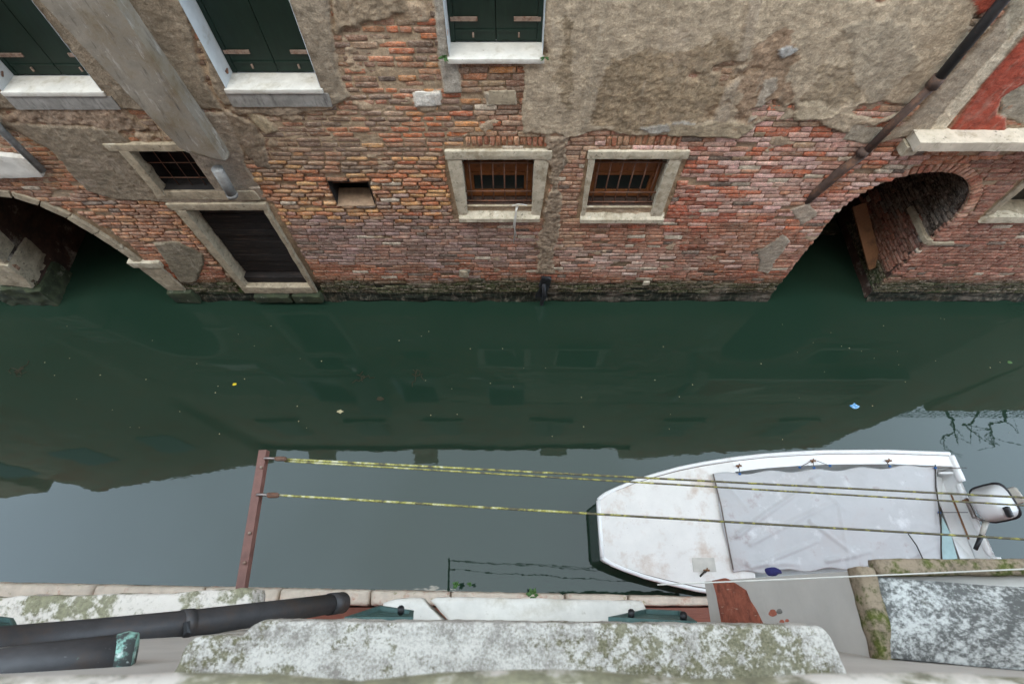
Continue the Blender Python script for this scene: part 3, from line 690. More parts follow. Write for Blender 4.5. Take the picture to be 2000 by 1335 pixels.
# water door
dr = lining('door', rect(*E_), .16, M['jamb'], house, M['dark'])
v = E_[2] + .16; kk = 0
while v < E_[3] - .03:
    h = rng.uniform(.12, .16)
    wstone('door_plank', rect(E_[0] + .01, E_[1] - .01, v, min(v + h - .009, E_[3] - .01)), -.155, -.12 + rng.uniform(-.010, .010), M['oldwood'], dr, .006, .05, 80 + kk, .06); v += h; kk += 1
wstone('lintel', [(-4.20, 2.055), (-2.99, 2.055), (-2.99, 2.17), (-4.22, 2.17)], -.1, .045, M['jamb'], dr, .010, .05, 90)
wstone('stone_jamb', [(-4.12, .25), (-4.02, .25), (-4.02, 2.05), (-4.16, 2.05)], -.1, .05, M['jamb'], dr, .010, .05, 91)
wstone('stone_jamb', [(-3.07, .22), (-3.0, .22), (-3.01, 2.05), (-3.07, 2.05)], -.1, .04, M['jamb'], dr, .010, .05, 92)
wstone('threshold', [(-4.02, .42), (-3.07, .42), (-3.07, .56), (-4.02, .56)], -.15, -.03, M['oldwood'], dr, .004, .05, 93)
wstone('door_step', [(-4.1, .26), (-3.05, .26), (-3.05, .42), (-4.1, .42)], -.16, .06, M['jamb'], dr, .012, .05, 94)
M['algae'] = plain('algae_stone', (50,56,36), .85, .4, 8, .5, spots=[((36,42,28), 6, .48, .66), ((120,120,104), 9, .58, .72)])
wstone('base_stone', [(-4.0, .08), (-3.42, .08), (-3.44, .24), (-3.98, .24)], -.1, .12, M['algae'], dr, .014, .05, 95)
wstone('base_stone', [(-3.40, .06), (-2.95, .08), (-2.97, .24), (-3.40, .24)], -.1, .11, M['algae'], dr, .014, .05, 96)
# small hole with a sloping sandy sill
M['sand'] = plain('sandy_mortar', (140,116,94), .95, .25, 14, .6)
hole = lining('wall_niche', [(F_[0], F_[2]), (F_[1], F_[2]), (F_[1], F_[3]), (F_[0], F_[3])], .5, M['dark'], house, M['dark'])  # lining coloured near-black to paint in the shade of the hole
nu_, nv_ = 10, 8
V = [W(F_[0] - .01 + (F_[1] - F_[0] + .02) * i / nu_, F_[2] + .004 + .07 * j / nv_, .006 - .23 * (j / nv_) ** 1.15 + .008 * float(fbm(i * .7, j * .7, 1))) for i in range(nu_ + 1) for j in range(nv_ + 1)]
mk('sloping_sill', V, [[i*(nv_+1)+j, (i+1)*(nv_+1)+j, (i+1)*(nv_+1)+j+1, i*(nv_+1)+j+1] for i in range(nu_) for j in range(nv_)], M['sand'], hole, True)
V, Fc = tubev([W(F_[0], 2.36, -.12), W(F_[1], 2.37, -.12)], .008, 6); mk('iron_bar', V, Fc, M['iron'], hole)
# arches: passage linings
M['tunnel'] = plain('shade_darkened_passage_brick', (70,50,40), .9, .4, 7, .6, .01, spots=[((176,166,150), 1.7, .55, .7), ((44,34,28), 3, .5, .66)])  # brick colour lowered to deepen the shade inside the arches
def passage(poly, dep, parent):
    n = len(poly); V = []; Fc = []; m = 14
    for k in range(m + 1):
        for u, v in poly:
            d = -.02 - dep * k / m; g = .018 * float(fbm(u * 6 + 9, v * 6, d * 6, 3))
            V.append(W(u + g, v + g, d))
    for k in range(m):
        for i in range(n - 1): Fc.append([k*n+i, k*n+i+1, (k+1)*n+i+1, (k+1)*n+i])
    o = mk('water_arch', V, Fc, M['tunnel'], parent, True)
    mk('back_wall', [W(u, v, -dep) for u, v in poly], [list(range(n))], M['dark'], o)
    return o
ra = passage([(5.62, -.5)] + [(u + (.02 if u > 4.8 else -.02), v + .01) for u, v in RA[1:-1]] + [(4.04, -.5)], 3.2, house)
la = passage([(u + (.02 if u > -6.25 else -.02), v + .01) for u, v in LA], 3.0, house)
# stone archivolt of the left arch, block by block
def off(poly, k):
    (x0, y0), (x1, y1) = poly[max(k-1, 0)], poly[min(k+1, len(poly)-1)]
    l = math.hypot(x1-x0, y1-y0); return ((y1-y0)/l, -(x1-x0)/l)
for k in range(2, len(LA) - 3):
    a, b = LA[k], LA[k+1]; na, nb = off(LA, k), off(LA, k+1); t_ = .115
    q = [a, (a[0]+na[0]*t_, a[1]+na[1]*t_), (b[0]+nb[0]*t_, b[1]+nb[1]*t_), b]
    wstone('arch_stone', q, -.28, .035 + rng.uniform(-.004, .006), M['jamb'], la, .006, .05, 100 + k, .2)
wstone('impost', [(-5.40, .90), (-4.98, .90), (-4.98, 1.02), (-5.44, 1.02)], -.25, .06, M['istria'], la, .008, .05, 130)
wstone('pier_stone', [(-5.28, .30), (-5.00, .30), (-5.03, .895), (-5.36, .895)], -.25, .035, M['jamb'], la, .008, .05, 131)
wstone('pier_stone', [(-5.30, .02), (-4.9, .02), (-4.93, .295), (-5.30, .295)], -.25, .085, M['algae'], la, .014, .05, 132)
wstone('pier_stone', [(-7.8, 1.08), (-7.36, 1.05), (-7.26, 1.50), (-7.8, 1.7)], -.42, .03, M['jamb'], la, .03, .05, 133)
wstone('pier_stone', [(-7.9, .52), (-7.24, .40), (-7.16, .94), (-7.9, 1.05)], -.5, .05, M['jamb'], la, .035, .05, 134)
wstone('pier_stone', [(-8.0, -.05), (-7.16, -.05), (-7.2, .36), (-8.0, .48)], -.5, .10, M['algae'], la, .04, .05, 135)
# stones and a plank inside the right arch
wstone('string_stone', [(5.53, 1.40), (5.63, 1.40), (5.63, 1.47), (5.54, 1.47)], -.60, .03, M['jamb'], ra, .008, .05, 140)
wstone('string_stone', [(5.60, 1.36), (5.98, 1.37), (5.95, 1.42), (5.60, 1.43)], -.10, .03, M['jamb'], ra, .006, .05, 141)
for k in range(3):
    wstone('step', [(4.10, -.12 + .10 * k), (5.55, -.12 + .10 * k), (5.55, .02 + .11 * k), (4.10, .02 + .11 * k)], -2.2, -1.0 - .28 * k, M['algae'], ra, .02, .08, 190 + k)
def slab(name, a, b, wid, thick, side, mat, parent=None):
    a, b, side = Vector(a), Vector(b), Vector(side); t = (b - a).normalized(); side = (side - t * side.dot(t)).normalized(); n = t.cross(side)
    fn = lambda s, q, r: tuple(a + (b - a) * s + side * wid * (q - .5) + n * thick * (r - .5))
    V, Fc = lattice(fn, (8, 2, 1), .002, 7, .1, 3); return mk(name, V, Fc, mat, parent)
tag(slab('wooden_plank', W(*wp(1710, 522, -.30), -.30), W(*wp(1680, 395, -1.0), -1.0), .20, .035, (1, 0, .15), M['plank']), 'brown plank leaning inside the right-hand water arch', 'plank')
# flue: rendered chimney shaft coming down the wall, ending in a zinc pipe
dF = .20
q = [wp(352, 292, dF), wp(438, 316, dF), wp(220, 0, dF), wp(75, 0, dF)]
ext = lambda lo, hi, k: (lo[0] + (hi[0] - lo[0]) * k, lo[1] + (hi[1] - lo[1]) * k)
qq = [q[0], q[1], ext(q[1], q[2], 1.9), ext(q[0], q[3], 1.9)]
fl = wstone('chimney_flue', qq, -.02, dF, M['flue'], house, .006, .05, 150, .08)
a = W(*wp(405, 318, .12), .12); 
V, Fc = lattice(quadfn([ext(q[0], q[3], -.05), ext(q[1], q[2], -.03), q[1], q[0]], -.02, dF * .93), (6, 3, 4), .012, 9, .5, 5); mk('flue_foot', V, Fc, M['flue'], fl, True)
tube('flue_pipe', [W(*wp(424, 330, .11), .11), W(*wp(455, 383, .11), .11)], [.062, .058], M['zinc'], fl, 14)
tube('pipe_rim', [W(*wp(452, 378, .11), .11), W(*wp(455.3, 383.5, .11), .11)], .063, M['zinc'], fl, 14)
# ledge and drain pipe at the left edge
wstone('ledge', px([(-60,344), (90,338), (62,302), (-60,290)]), -.02, .07, M['sill'], house, .01, .05, 160)
tag(tube('drainpipe', [W(*wp(-70, 168, .07), .07), W(*wp(0, 252, .07), .07), W(*wp(84, 334, .06), .06)], .038, M['zinc']), 'grey drainpipe at the left edge above the stone water arch', 'pipe')
# black drainpipe on the right
dp = empty('drainpipe', W(*wp(1700, 290), 0)); tag(dp, 'long black rusty drainpipe slanting down beside the red panel', 'pipe')
tube('pipe', [W(*wp(2080, -140, .08), .08), W(*wp(1960, 0, .08), .08), W(*wp(1826, 163, .08), .08)], .046, M['blackpipe'], dp, 14)
tube('pipe', [W(*wp(1824, 165, .08), .08), W(*wp(1750, 236, .07), .07), W(*wp(1688, 300, .05), .05)], .040, M['rustpipe'], dp, 14)
tube('pipe', [W(*wp(1688, 300, .05), .05), W(*wp(1640, 336, .03), .03), W(*wp(1592, 376, .0), .0), W(*wp(1568, 398, -.06), -.06)], [.046, .055, .06, .05], M['rustpipe'], dp, 14)
for a, b, r_ in (((1836, 150), (1818, 171), .056), ((1692, 296), (1680, 306), .056)):
    tube('pipe_collar', [W(*wp(*a, .075), .075 if a[0] > 1800 else .05), W(*wp(*b, .075), .075 if a[0] > 1800 else .05)], r_, M['rustpipe'], dp, 14)
# moulded stone ledge under the red panel
for k, (a, b) in enumerate(((4.15, 5.36), (5.37, 6.7), (6.71, 8.5))):
    wstone('string_course', [(a, 3.11), (b, 3.11), (b, 3.225), (a, 3.225)], -.02, .215, M['course'], house, .006, .04, 170 + k, .10)
wstone('bracket', [(4.13, 2.98), (4.27, 2.98), (4.27, 3.108), (4.13, 3.108)], -.02, .15, M['istria'], house, .015, .05, 175)
# black drain hole and stones at the waterline
hb = wp(1062, 545)
dh = mk('drain_mouth', *lattice(quadfn([(hb[0]-.11, .10), (hb[0]+.08, .10), (hb[0]+.10, .62), (hb[0]-.02, .66)], -.05, .05), (6, 9, 3), .045, 9, .3, 8), M['black'], house, False)
V, Fc = tubev([W(hb[0], .5, .05), W(hb[0] + .02, .25, .10), W(hb[0] - .01, .02, .09), W(hb[0] + .03, -.1, .08)], [.03, .035, .03, .02], 7); mk('rag', V, Fc, M['black'], dh, True)
for k, (x, y, ww, hh, mt) in enumerate(((906, 534, .13, .16, 'jamb'), (1262, 552, .11, .10, 'istria'), (834, 192, .24, .15, 'sill'), (980, 190, .28, .15, 'jamb'))):
    u, v = wp(x, y); wstone('stone_block', [(u-ww/2, v-hh/2), (u+ww/2, v-hh/2+.01), (u+ww/2-.01, v+hh/2), (u-ww/2+.01, v+hh/2)], -.04, .022, M[mt], house, .012, .035, 180 + k)
# white cord tied to the window bars
cw = empty('white_cord', W(*wp(1004, 476), .06)); tag(cw, 'white cord tied to the window bars and hanging down the wall', 'cord')
for k in range(3):
    tube('strand', [W(*wp(1012 - k*2, 402, .05), .05), W(*wp(1009 - k, 412 + k, .09), .09), W(*wp(1006 - k*1.5, 440, .07), .07), W(*wp(1003 + k*3, 474 - k*6, .035), .035)], .006, M['cord'], cw, 5)
tube('strand', [W(*wp(1000, 402, .06), .06), W(*wp(1012, 399, .07), .07), W(*wp(1030, 401, .06), .06)], .007, M['cord'], cw, 5)
# ------------------------------------------------------------------ upper storeys (mirrored in the canal) and neighbours
def solid(name, pts, z0, z1, mat, parent=None):      # prism over a ground outline
    n = len(pts); V = [(x, y, z0) for x, y in pts] + [(x, y, (z1[i] if hasattr(z1, '__len__') else z1)) for i, (x, y) in enumerate(pts)]
    return mk(name, V, [list(range(n))[::-1], [n + i for i in range(n)]] + [[i, (i+1) % n, n + (i+1) % n, n + i] for i in range(n)], mat, parent)
zs = 5.605 * cb; ys = W0 + 5.605 * sb; yt = W0 + 10.6 * sb
def upper(u0, u1, za, zb):
    V = [W(u0, 5.60, -.0), W(u1, 5.60, -.0), W(u1, zb, 0), W(u0, za, 0), W(u0, 5.60, -4), W(u1, 5.60, -4), W(u1, zb + .8, -4), W(u0, za + .8, -4)]
    return mk('upper_wall', V, [[0,1,2,3],[5,4,7,6],[3,2,6,7],[0,3,7,4],[1,5,6,2],[0,4,5,1]], M['roofline'], house)
mk('wall_end', [W(8.6,-.4,0), W(10.7,-.4,0), W(10.7,5.6,0), W(8.6,5.6,0), W(8.6,-.4,-4), W(10.7,-.4,-4), W(10.7,5.6,-4), W(8.6,5.6,-4)], [[0,1,2,3],[5,4,7,6],[1,5,6,2],[0,4,5,1]], M['roofline'], house)
upper(-8.6, 4.1, 10.9, 10.5); upper(4.11, 10.7, 12.8, 10.6)
wbox('eaves', -8.6, 4.1, 10.45, 10.56, .0, .12, M['tile'], house)
for uc, zt in ((-3.6, 13.6), (1.6, 11.8), (-7.6, 12.6)):
    q_ = MB()
    q_.add(*wboxv(uc - .3, uc + .3, 10.6, zt, -.9, -.3))
    V = [W(uc - .3, zt, -.9), W(uc + .3, zt, -.9), W(uc + .3, zt, -.3), W(uc - .3, zt, -.3), W(uc - .5, zt + .9, -1.1), W(uc + .5, zt + .9, -1.1), W(uc + .5, zt + .9, -.1), W(uc - .5, zt + .9, -.1)]
    q_.add(V, [[0,1,2,3],[4,7,6,5],[0,4,5,1],[1,5,6,2],[2,6,7,3],[3,7,4,0]]); q_.build('chimney', M['roofline'], house)
lh = empty('left_neighbour_house', (-12, 4, 0)); lh.name = 'neighbouring_house'; WL[lh.name] = Vector((-12, 4, 0)); tag(lh, 'neighbouring house further left along the canal, mirrored in the water', 'house')
solid('wall', [(-8.65, 4.30), (-14.7, 3.27), (-14.7, 8), (-8.65, 8)], -1, 11.6, M['roofline'], lh)
solid('wall', [(-14.71, 3.9), (-16.0, 3.7), (-16.0, 8), (-14.71, 8)], -1, 9.6, M['roofline'], lh)
solid('wall', [(-16.01, 3.2), (-24, 2.0), (-24, 8), (-16.01, 8)], -1, 11.2, M['roofline'], lh)
for k in range(3):
    x = -10.2 - 2.3 * k; y = 4.30 + (x + 8.65) * (1.6 / 9.35)
    solid('window', [(x - .45, y - .09), (x + .45, y + .065), (x + .44, y + .1), (x - .46, y - .05)], 7.2, 8.8, M['shutter'], lh)
gw = empty('garden_wall', (13, 4.5, 0)); tag(gw, 'low garden wall at the right end with netting and bare vines, mirrored in the water', 'wall')
solid('wall', [(10.75, W0 + .1), (20, W0 + .1), (20, W0 + .5), (10.75, W0 + .5)], -1, 5.75, M['roofline'], gw)
nb = MB()
for k in range(46): x = 10.8 + k * .17; nb.add(*tubev([(x, W0 + .3, 5.75), (x + .1, W0 + .3, 6.9)], .006, 4))
for k in range(8): nb.add(*tubev([(10.8, W0 + .3, 5.85 + k * .15), (18.6, W0 + .3, 5.85 + k * .15)], .006, 4))
nb.build('netting', M['twig'], gw)
for k in range(7):
    x = 11.3 + k * .9; p = [Vector((x, W0 + .25, 5.75))]
    for j in range(7): p.append(p[-1] + Vector((rng.uniform(-.1, .5), rng.uniform(-.25, .05), rng.uniform(.0, .4))))
    tube('vine', p, [.035 - .004 * j for j in range(8)], M['twig'], gw, 6)
    for j in (2, 4, 5):
        tube('vine', [p[j], p[j] + Vector((rng.uniform(-.4, .5), rng.uniform(-.5, 0), rng.uniform(-.3, .5))), p[j] + Vector((rng.uniform(-.7, .9), rng.uniform(-.8, 0), rng.uniform(-.5, .6)))], [.014, .01, .004], M['twig'], gw, 5)
# ------------------------------------------------------------------ the house the view is taken from
def nd(x, y, dep): return gp(x, y, H - dep)
YF = -.13                                             # its front
nh = empty('near_house', (0, YF, 0)); tag(nh, 'grey and red plastered house front straight below with stone sills, hood and plinth', 'house')
mk('wall', *boxv((-14, -.9, 3.9), (14, YF, 13.5)), M['nearwall'], nh)  # unseen upper part carried up to cut sky light on the wall opposite
mk('wall', *boxv((-14, -.9, -1), (14, YF - .004, 3.9)), M['nearred'], nh)
def pinterp(pts, x):
    return float(np.interp(x, [p[0] for p in pts], [p[1] for p in pts]))
def ledge(name, front, yb, dep, thick, mat, parent, nx=70, ny=7, nz_=4, amp=.006, freq=14, x0b=None, x1b=None, seed=0, bev=.25):
    """Slab whose top is outlined by its front edge (pixels) and a back row yb."""
    x0, x1 = front[0][0], front[-1][0]; x0b = x0 if x0b is None else x0b; x1b = x1 if x1b is None else x1b
    def fn(s, t, r):
        xf = x0 + (x1 - x0) * s; xb = x0b + (x1b - x0b) * s; yf = pinterp(front, xf)
        p = nd(xb + (xf - xb) * t, yb + (yf - yb) * t, dep)
        return (p.x, p.y, p.z - thick * (1 - r))
    V, Fc = lattice(fn, (nx, ny, nz_), amp, freq, bev, seed); return mk(name, V, Fc, mat, parent, True)
# sill of the camera's own window, out of focus at the bottom edge
fn = lambda s, t, r: (-.75 + 1.5 * s, -.30 + (.252 + .002 * math.sin(s * 40)) * t, H - .38 - .05 * (1 - r))
V, Fc = lattice(fn, (60, 8, 2), .003, 20, .4, 3); mk('sill', V, Fc, M['lichenw'], nh, True)
# stone hood over the window below
hood = ledge('window_hood', [(362,1262),(376,1244),(400,1240),(472,1241),(490,1222),(508,1211),(700,1213),(1000,1215),(1300,1219),(1606,1222),(1618,1236),(1630,1258)], 1338, 1.0, .10, M['lichen'], nh, 160, 14, 5, .0035, 40, 326, 1668, 4)
# sill of the window below, cracked across
for fr, xb, sd in (([(748,1176),(770,1170),(800,1166),(822,1167),(836,1182),(840,1186)], (738, 884), 1), ([(838,1170),(846,1165),(1000,1167),(1240,1172),(1262,1174),(1266,1196)], (888, 1268), 2)):
    ledge('sill', fr, 1226, 2.50, .12, M['sill'], nh, 40, 5, 3, .006, 16, xb[0], xb[1], sd)
# louvred shutters pushed open below the hood
def louvre(a, b, c, d, n, name='shutter'):           # a,b top edge; d,c bottom edge
    a, b, c, d = [Vector(p) for p in (a, b, c, d)]
    s = MB(); up = (b - a).cross(d - a).normalized() * .018
    def quad(t0, t1, s0, s1, lift):
        g = lambda s_, t_: (a + (b - a) * s_) * (1 - t_) + (d + (c - d) * s_) * t_
        p = [g(s0, t0), g(s1, t0), g(s1, t1), g(s0, t1)]
        v = [x - up * .5 for x in p] + [x + up * .5 + up * lift for x in p]
        return v, [[0,3,2,1],[4,5,6,7],[0,1,5,4],[1,2,6,5],[2,3,7,6],[3,0,4,7]]
    o = s.add(*quad(0, .1, 0, 1, .3)).add(*quad(.9, 1, 0, 1, .3)).add(*quad(.101, .899, 0, .09, .3)).add(*quad(.101, .899, .91, 1, .3)).build(name, M['greenlouvre'], nh)
    for k in range(n):
        V, Fc = quad(.11 + .78 * k / n, .11 + .78 * (k + .8) / n, .092, .908, -.4); mk('slat', V, Fc, M['greenlouvre'], o)
    return o
sh1 = louvre(nd(672,1213,2.0), nd(806,1213,2.0), nd(808,1199,2.3), nd(742,1189,2.3), 4)
sh2 = louvre(nd(1188,1213,2.0), nd(1362,1222,2.0), nd(1330,1199,2.3), nd(1262,1196,2.3), 5)
for x, y in ((783, 1191), (1233, 1198), (1335, 1203)):
    tube('shutter_catch', [nd(x, y - 4, 2.0), nd(x, y + 4, 2.02)], .012, M['black'], nh, 8)
sh3 = louvre(nd(-60,1238,1.9), nd(36,1238,1.9), nd(24,1214,2.2), nd(-60,1204,2.2), 4)
# sill of the window further left, the pole is bolted to its end
ledge('sill', [(-420,1172),(-60,1166),(0,1164),(60,1161),(160,1163),(235,1158),(300,1160),(372,1153),(440,1150),(470,1146),(492,1150)], 1246, 2.42, .14, M['lichenw'], nh, 110, 8, 4, .007, 20, -420, 486, 7)
# worn stone plinth at the water
xs_ = [-6.2, -4.9, -3.6, -2.72, -1.65, -.72, .62, 1.35, 2.55, 4.0, 5.5]
for k in range(len(xs_) - 1):
    a, b = xs_[k] + .006, xs_[k+1] - .006
    yf = lambda x: .085 - .018 * (x + 3.4)
    fn = lambda s, t, r: (a + (b - a) * s, -.12 + (yf(a + (b - a) * s) + .12) * t, -.4 + .78 * r)
    V, Fc = lattice(fn, (24, 6, 8), .012, 7, .6, k); mk('plinth_stone', V, Fc, M['plinth'], nh, True)
# projecting box on the right with a lichen-covered sloping top
bx = empty('wall_projection', (1.9, YF, 4.6)); bx.parent = nh; bx.matrix_parent_inverse = Matrix.Translation(-WL[nh.name])
XB = .835; zt = H - 1.37; zb = H - 2.45
mk('casing', *boxv((XB, YF - .02, zb), (3.4, .052, zt)), M['nearwall'], bx)
fn = lambda s, t, r: (XB - .012 + .045 * s, YF - .01 + (.07 - YF) * t, zt - .012 + .05 * r)
V, Fc = lattice(fn, (4, 30, 3), .004, 30, .4, 2); mk('coping', V, Fc, M['moss'], bx, True)
fn = lambda s, t, r: (XB + .036 + 2.5 * s, .040 + .038 * t, zt + .0 + .04 * r)
V, Fc = lattice(fn, (140, 3, 3), .003, 30, .4, 6); mk('coping', V, Fc, M['moss'], bx, True)
cs = [nd(1695,1122,1.352), nd(2150,1158,1.25), nd(2150,1324,1.06), nd(1727,1286,1.345)]
def fn(s, t, r):
    p = (cs[0] * (1-s) + cs[1] * s) * (1-t) + (cs[3] * (1-s) + cs[2] * s) * t
    return (p.x, p.y, p.z - .06 * (1 - r))
V, Fc = lattice(fn, (40, 16, 2), .003, 12, .2, 9); mk('sloping_slab', V, Fc, M['lichenk'], bx, True)
# bare brick where the plaster has come off the side of the projection
def side_patch(name, pts, mat, lift):
    V = []
    for x, y in pts:
        r_ = ray(x, y); t = XB / r_[0]; V.append((XB - lift, r_[1] * t, H + r_[2] * t))
    n = len(V); V += [(XB + .004, v[1], v[2]) for v in V]
    return mk(name, V, [list(range(n))] + [[i, (i+1)%n, n+(i+1)%n, n+i] for i in range(n)], mat, bx)
side_patch('bare_brick', [(1392,1133),(1400,1160),(1410,1214),(1492,1219),(1478,1190),(1466,1172),(1458,1152),(1440,1140),(1424,1131),(1416,1128)], M['sidebrick'], .003)
for c, r_ in (((1510,1196), 7), ((1523,1193), 5), ((1528,1213), 4), ((1538,1211), 3)):
    side_patch('chipped_spot', [(c[0] + r_ * math.cos(a) * (1 + .2 * math.sin(3*a)), c[1] + r_ * math.sin(a)) for a in [2 * math.pi * k / 12 for k in range(12)]], M['nearred'] if r_ != 5 else M['sillface'], .003)
# ------------------------------------------------------------------ copper downpipe
cp = empty('copper_downpipe', nd(370, 1218, 2.05)); tag(cp, 'dark copper downpipe with green collar running diagonally across the front below', 'pipe')
pp = [nd(-120,1276,1.5), nd(0,1256,1.68), nd(180,1238,1.86), nd(370,1217,2.08), nd(540,1194,2.45), nd(650,1178,2.86)]
tube('pipe', pp, .045, M['copper'], cp, 20)
tube('pipe_end', [nd(643,1179,2.83), nd(668,1176,2.93)], .050, M['copper'], cp, 20)
tube('pipe_collar', [nd(352,1219.5,2.055), nd(374,1217,2.085)], .0495, M['copper'], cp, 20)
V, Fc = tubev([nd(364,1214,2.03), nd(366,1240,2.03), nd(352,1262,1.95)], .012, 6); mk('pipe_bracket', V, Fc, M['black'], cp)
up_ = empty('copper_pipe_stub', nd(200, 1285, 1.2)); tag(up_, 'short copper pipe end caked in green verdigris at the lower left', 'pipe')
tube('pipe', [nd(-80,1322,1.12), nd(60,1300,1.16), nd(228,1279,1.235)], .039, M['copper'], up_, 20)
tube('pipe_end', [nd(222,1279.6,1.234), nd(245,1276.5,1.243), nd(264,1274,1.25)], [.040, .042, .037], M['verdigris'], up_, 20)
# ------------------------------------------------------------------ laundry pole and lines
DP = 2.63
b0, b1 = nd(461, 1192, DP), nd(513, 878, DP)
pl = empty('laundry_pole', b0); tag(pl, 'rusty iron pole sticking out over the canal to hold washing lines', 'pole')
def lprof(a, b, wd, th):
    t = (b - a).normalized(); s = t.cross(Vector((0,0,1))).normalized(); n = s.cross(t)
    V = []; pr = [(-.5,0),(.5,0),(.5,-1),(.5-th,-1),(.5-th,-th),(-.5,-th)]
    for p in (a, b): V += [p + s * q[0] * wd + n * q[1] * wd for q in pr]
    k = len(pr); return V, [list(range(k))[::-1], [k+i for i in range(k)]] + [[i, (i+1)%k, k+(i+1)%k, k+i] for i in range(k)]
V, Fc = lprof(b0, b1, .040, .14); mk('angle_iron', V, Fc, M['pole'], pl)
def pulley(x, y, sc):
    a = nd(x, y, DP - .005); o = tube('pulley_hook', [a, nd(x + 22, y + 1, DP - .01)], .007, M['steel'], pl, 6)
    fn = lambda s, t, r: tuple(nd(x + 20 + 24 * s, y - 5 * sc + 10 * sc * t + 1.5, DP - .03 + .05 * r))
    V, Fc = lattice(fn, (4, 3, 3), .001, 30, .4, 1); mk('pulley_block', V, Fc, M['iron'], pl, True)
pulley(516, 894, .9); pulley(501, 965, 1.1)
for q in ((510, 912), (487, 1040), (477, 1098), (470, 1150)):
    tube('bolt', [nd(q[0], q[1], DP), nd(q[0], q[1], DP - .012)], .008, M['strap'], pl, 8)
def line(name, a, b, da, db, sag, label, rad=.0075, mat='rope', n=40):
    A3, B3 = nd(*a, da), nd(*b, db)
    pts = [A3.lerp(B3, k / n) + Vector((0, 0, -sag * 4 * (k/n) * (1 - k/n))) for k in range(n + 1)]
    return tag(tube(name, pts, rad, M[mat], None, 7), label, 'rope')
line('washing_line', (556,896), (2060,974), DP, DP, .0, 'yellowed washing line, upper strand from the pole tip pulley', .0052)
line('washing_line', (556,900), (2060,990), DP, DP, .0, 'pale washing line running just below the upper strand from the pole tip', .0046)
line('washing_line', (536,966), (2060,1056), DP, DP, .0, 'lichen-yellow washing line from the middle pulley, lowest of the long lines', .0056)
line('thin_cord', (1284,1141), (2060,1108), 1.30, 1.30, .012, 'thin pale cord stretched past the bow and over the mossy coping', .0017, 'cord')
# ------------------------------------------------------------------ motor boat
ZD = .50
up_pts = [(1.06,1.04),(1.12,1.10),(1.3,1.18),(1.53,1.27),(2.0,1.41),(2.6,1.53),(3.3,1.61),(3.93,1.645),(4.8,1.65),(5.62,1.62)]
Yu = lambda x: pinterp(up_pts, x)
Yc = lambda x: .715 + (x - 1.06) / 4.6 * .115
sX = [1.06,1.09,1.16,1.3,1.53,1.8,2.1,2.4,2.8,3.2,3.6,4.0,4.4,4.8,5.2,5.45,5.62]
hw = lambda x: Yu(x) - Yc(x)
boat = empty('motor_boat', (3.4, .8, 0)); tag(boat, 'small white motor boat moored along the near wall', 'boat')
stern = lambda x, y: x + (.055 * (Yc(x) - y) / .8 + .02) * max(0, (x - 4.2) / 1.4)     # raked transom line
def bsec(x, frac, z): 
    h = hw(x) * frac; return [(stern(x, Yc(x) + h), Yc(x) + h, z), (stern(x, Yc(x) - h), Yc(x) - h, z)]
rows = [(1.0, ZD), (1.0, ZD - .05), (.985, ZD - .06), (.96, .2), (.90, .05), (.80, -.12), (0.3, -.2)]
V = []; Fc = []; m = len(rows)
for x in sX:
    for side in (0, 1):
        for fr, z in rows:
            xx = x if z > .3 else x + (.10 * (ZD - z) if x < 1.6 else 0)
            V.append(bsec(xx, fr, z)[side])
K = 2 * m
for i in range(len(sX) - 1):
    for s in (0, 1):
        for j in range(m - 1):
            a = i*K + s*m + j; q_ = [a, a+K, a+K+1, a+1]; Fc.append(q_ if s == 0 else q_[::-1])
    Fc.append([i*K+m-1, (i+1)*K+m-1, (i+1)*K+2*m-1, i*K+2*m-1])
Fc.append([j for j in range(m)] + [m + j for j in range(m - 1, -1, -1)])
L = (len(sX) - 1) * K; Fc.append(([L + j for j in range(m)] + [L + m + j for j in range(m - 1, -1, -1)])[::-1])
hull = mk('hull', V, Fc, M['gel'], boat)
# gunwale rim
for s in (0, 1):
    pts = [Vector(bsec(x, .992, ZD)[s]) for x in sX]; tube('gunwale', pts, .026, M['gel'], boat, 8)
    pts = [Vector(bsec(x, .955, ZD + .012)[s]) for x in sX[2:]]; tube('rub_line', pts, .006, M['rubber'], boat, 6)
tube('gunwale', [Vector(bsec(1.06, f, ZD)[0]) for f in (.99, .5, 0)] + [Vector(bsec(1.06, f, ZD)[1]) for f in (.5, .99)], .026, M['gel'], boat, 8)
# foredeck, side decks, cockpit
XC = 2.80
def strip(name, xs, fn0, fn1, mat, nn=8, amp=.0, parent=boat):
    V = []; Fc = []
    for x in xs:
        p0, p1 = Vector(fn0(x)), Vector(fn1(x))
        for k in range(nn + 1): V.append(p0.lerp(p1, k / nn))
    for i in range(len(xs) - 1):
        for k in range(nn): Fc.append([i*(nn+1)+k, i*(nn+1)+k+1, (i+1)*(nn+1)+k+1, (i+1)*(nn+1)+k])
    V = np.array([tuple(v) for v in V]); 
    if amp: V[:, 2] += amp
    return mk(name, V, Fc, mat, parent, True)
fx = [1.062, 1.12, 1.3, 1.53, 1.8, 2.1, 2.4, 2.6, XC]
V = []; nn = 12
for x in fx:
    for k in range(nn + 1):
        f = -1 + 2 * k / nn; V.append((x, Yc(x) + hw(x) * .97 * f, ZD + .012 + .028 * (1 - f*f) * min(1, (x - 1.0) * 1.2)))
mk('foredeck', V, [[i*(nn+1)+k, (i+1)*(nn+1)+k, (i+1)*(nn+1)+k+1, i*(nn+1)+k+1] for i in range(len(fx)-1) for k in range(nn)], M['deck'], boat, True)
cx_ = [XC, 3.0, 3.2, 3.6, 4.0, 4.4, 4.8, 5.2, 5.45, 5.6]
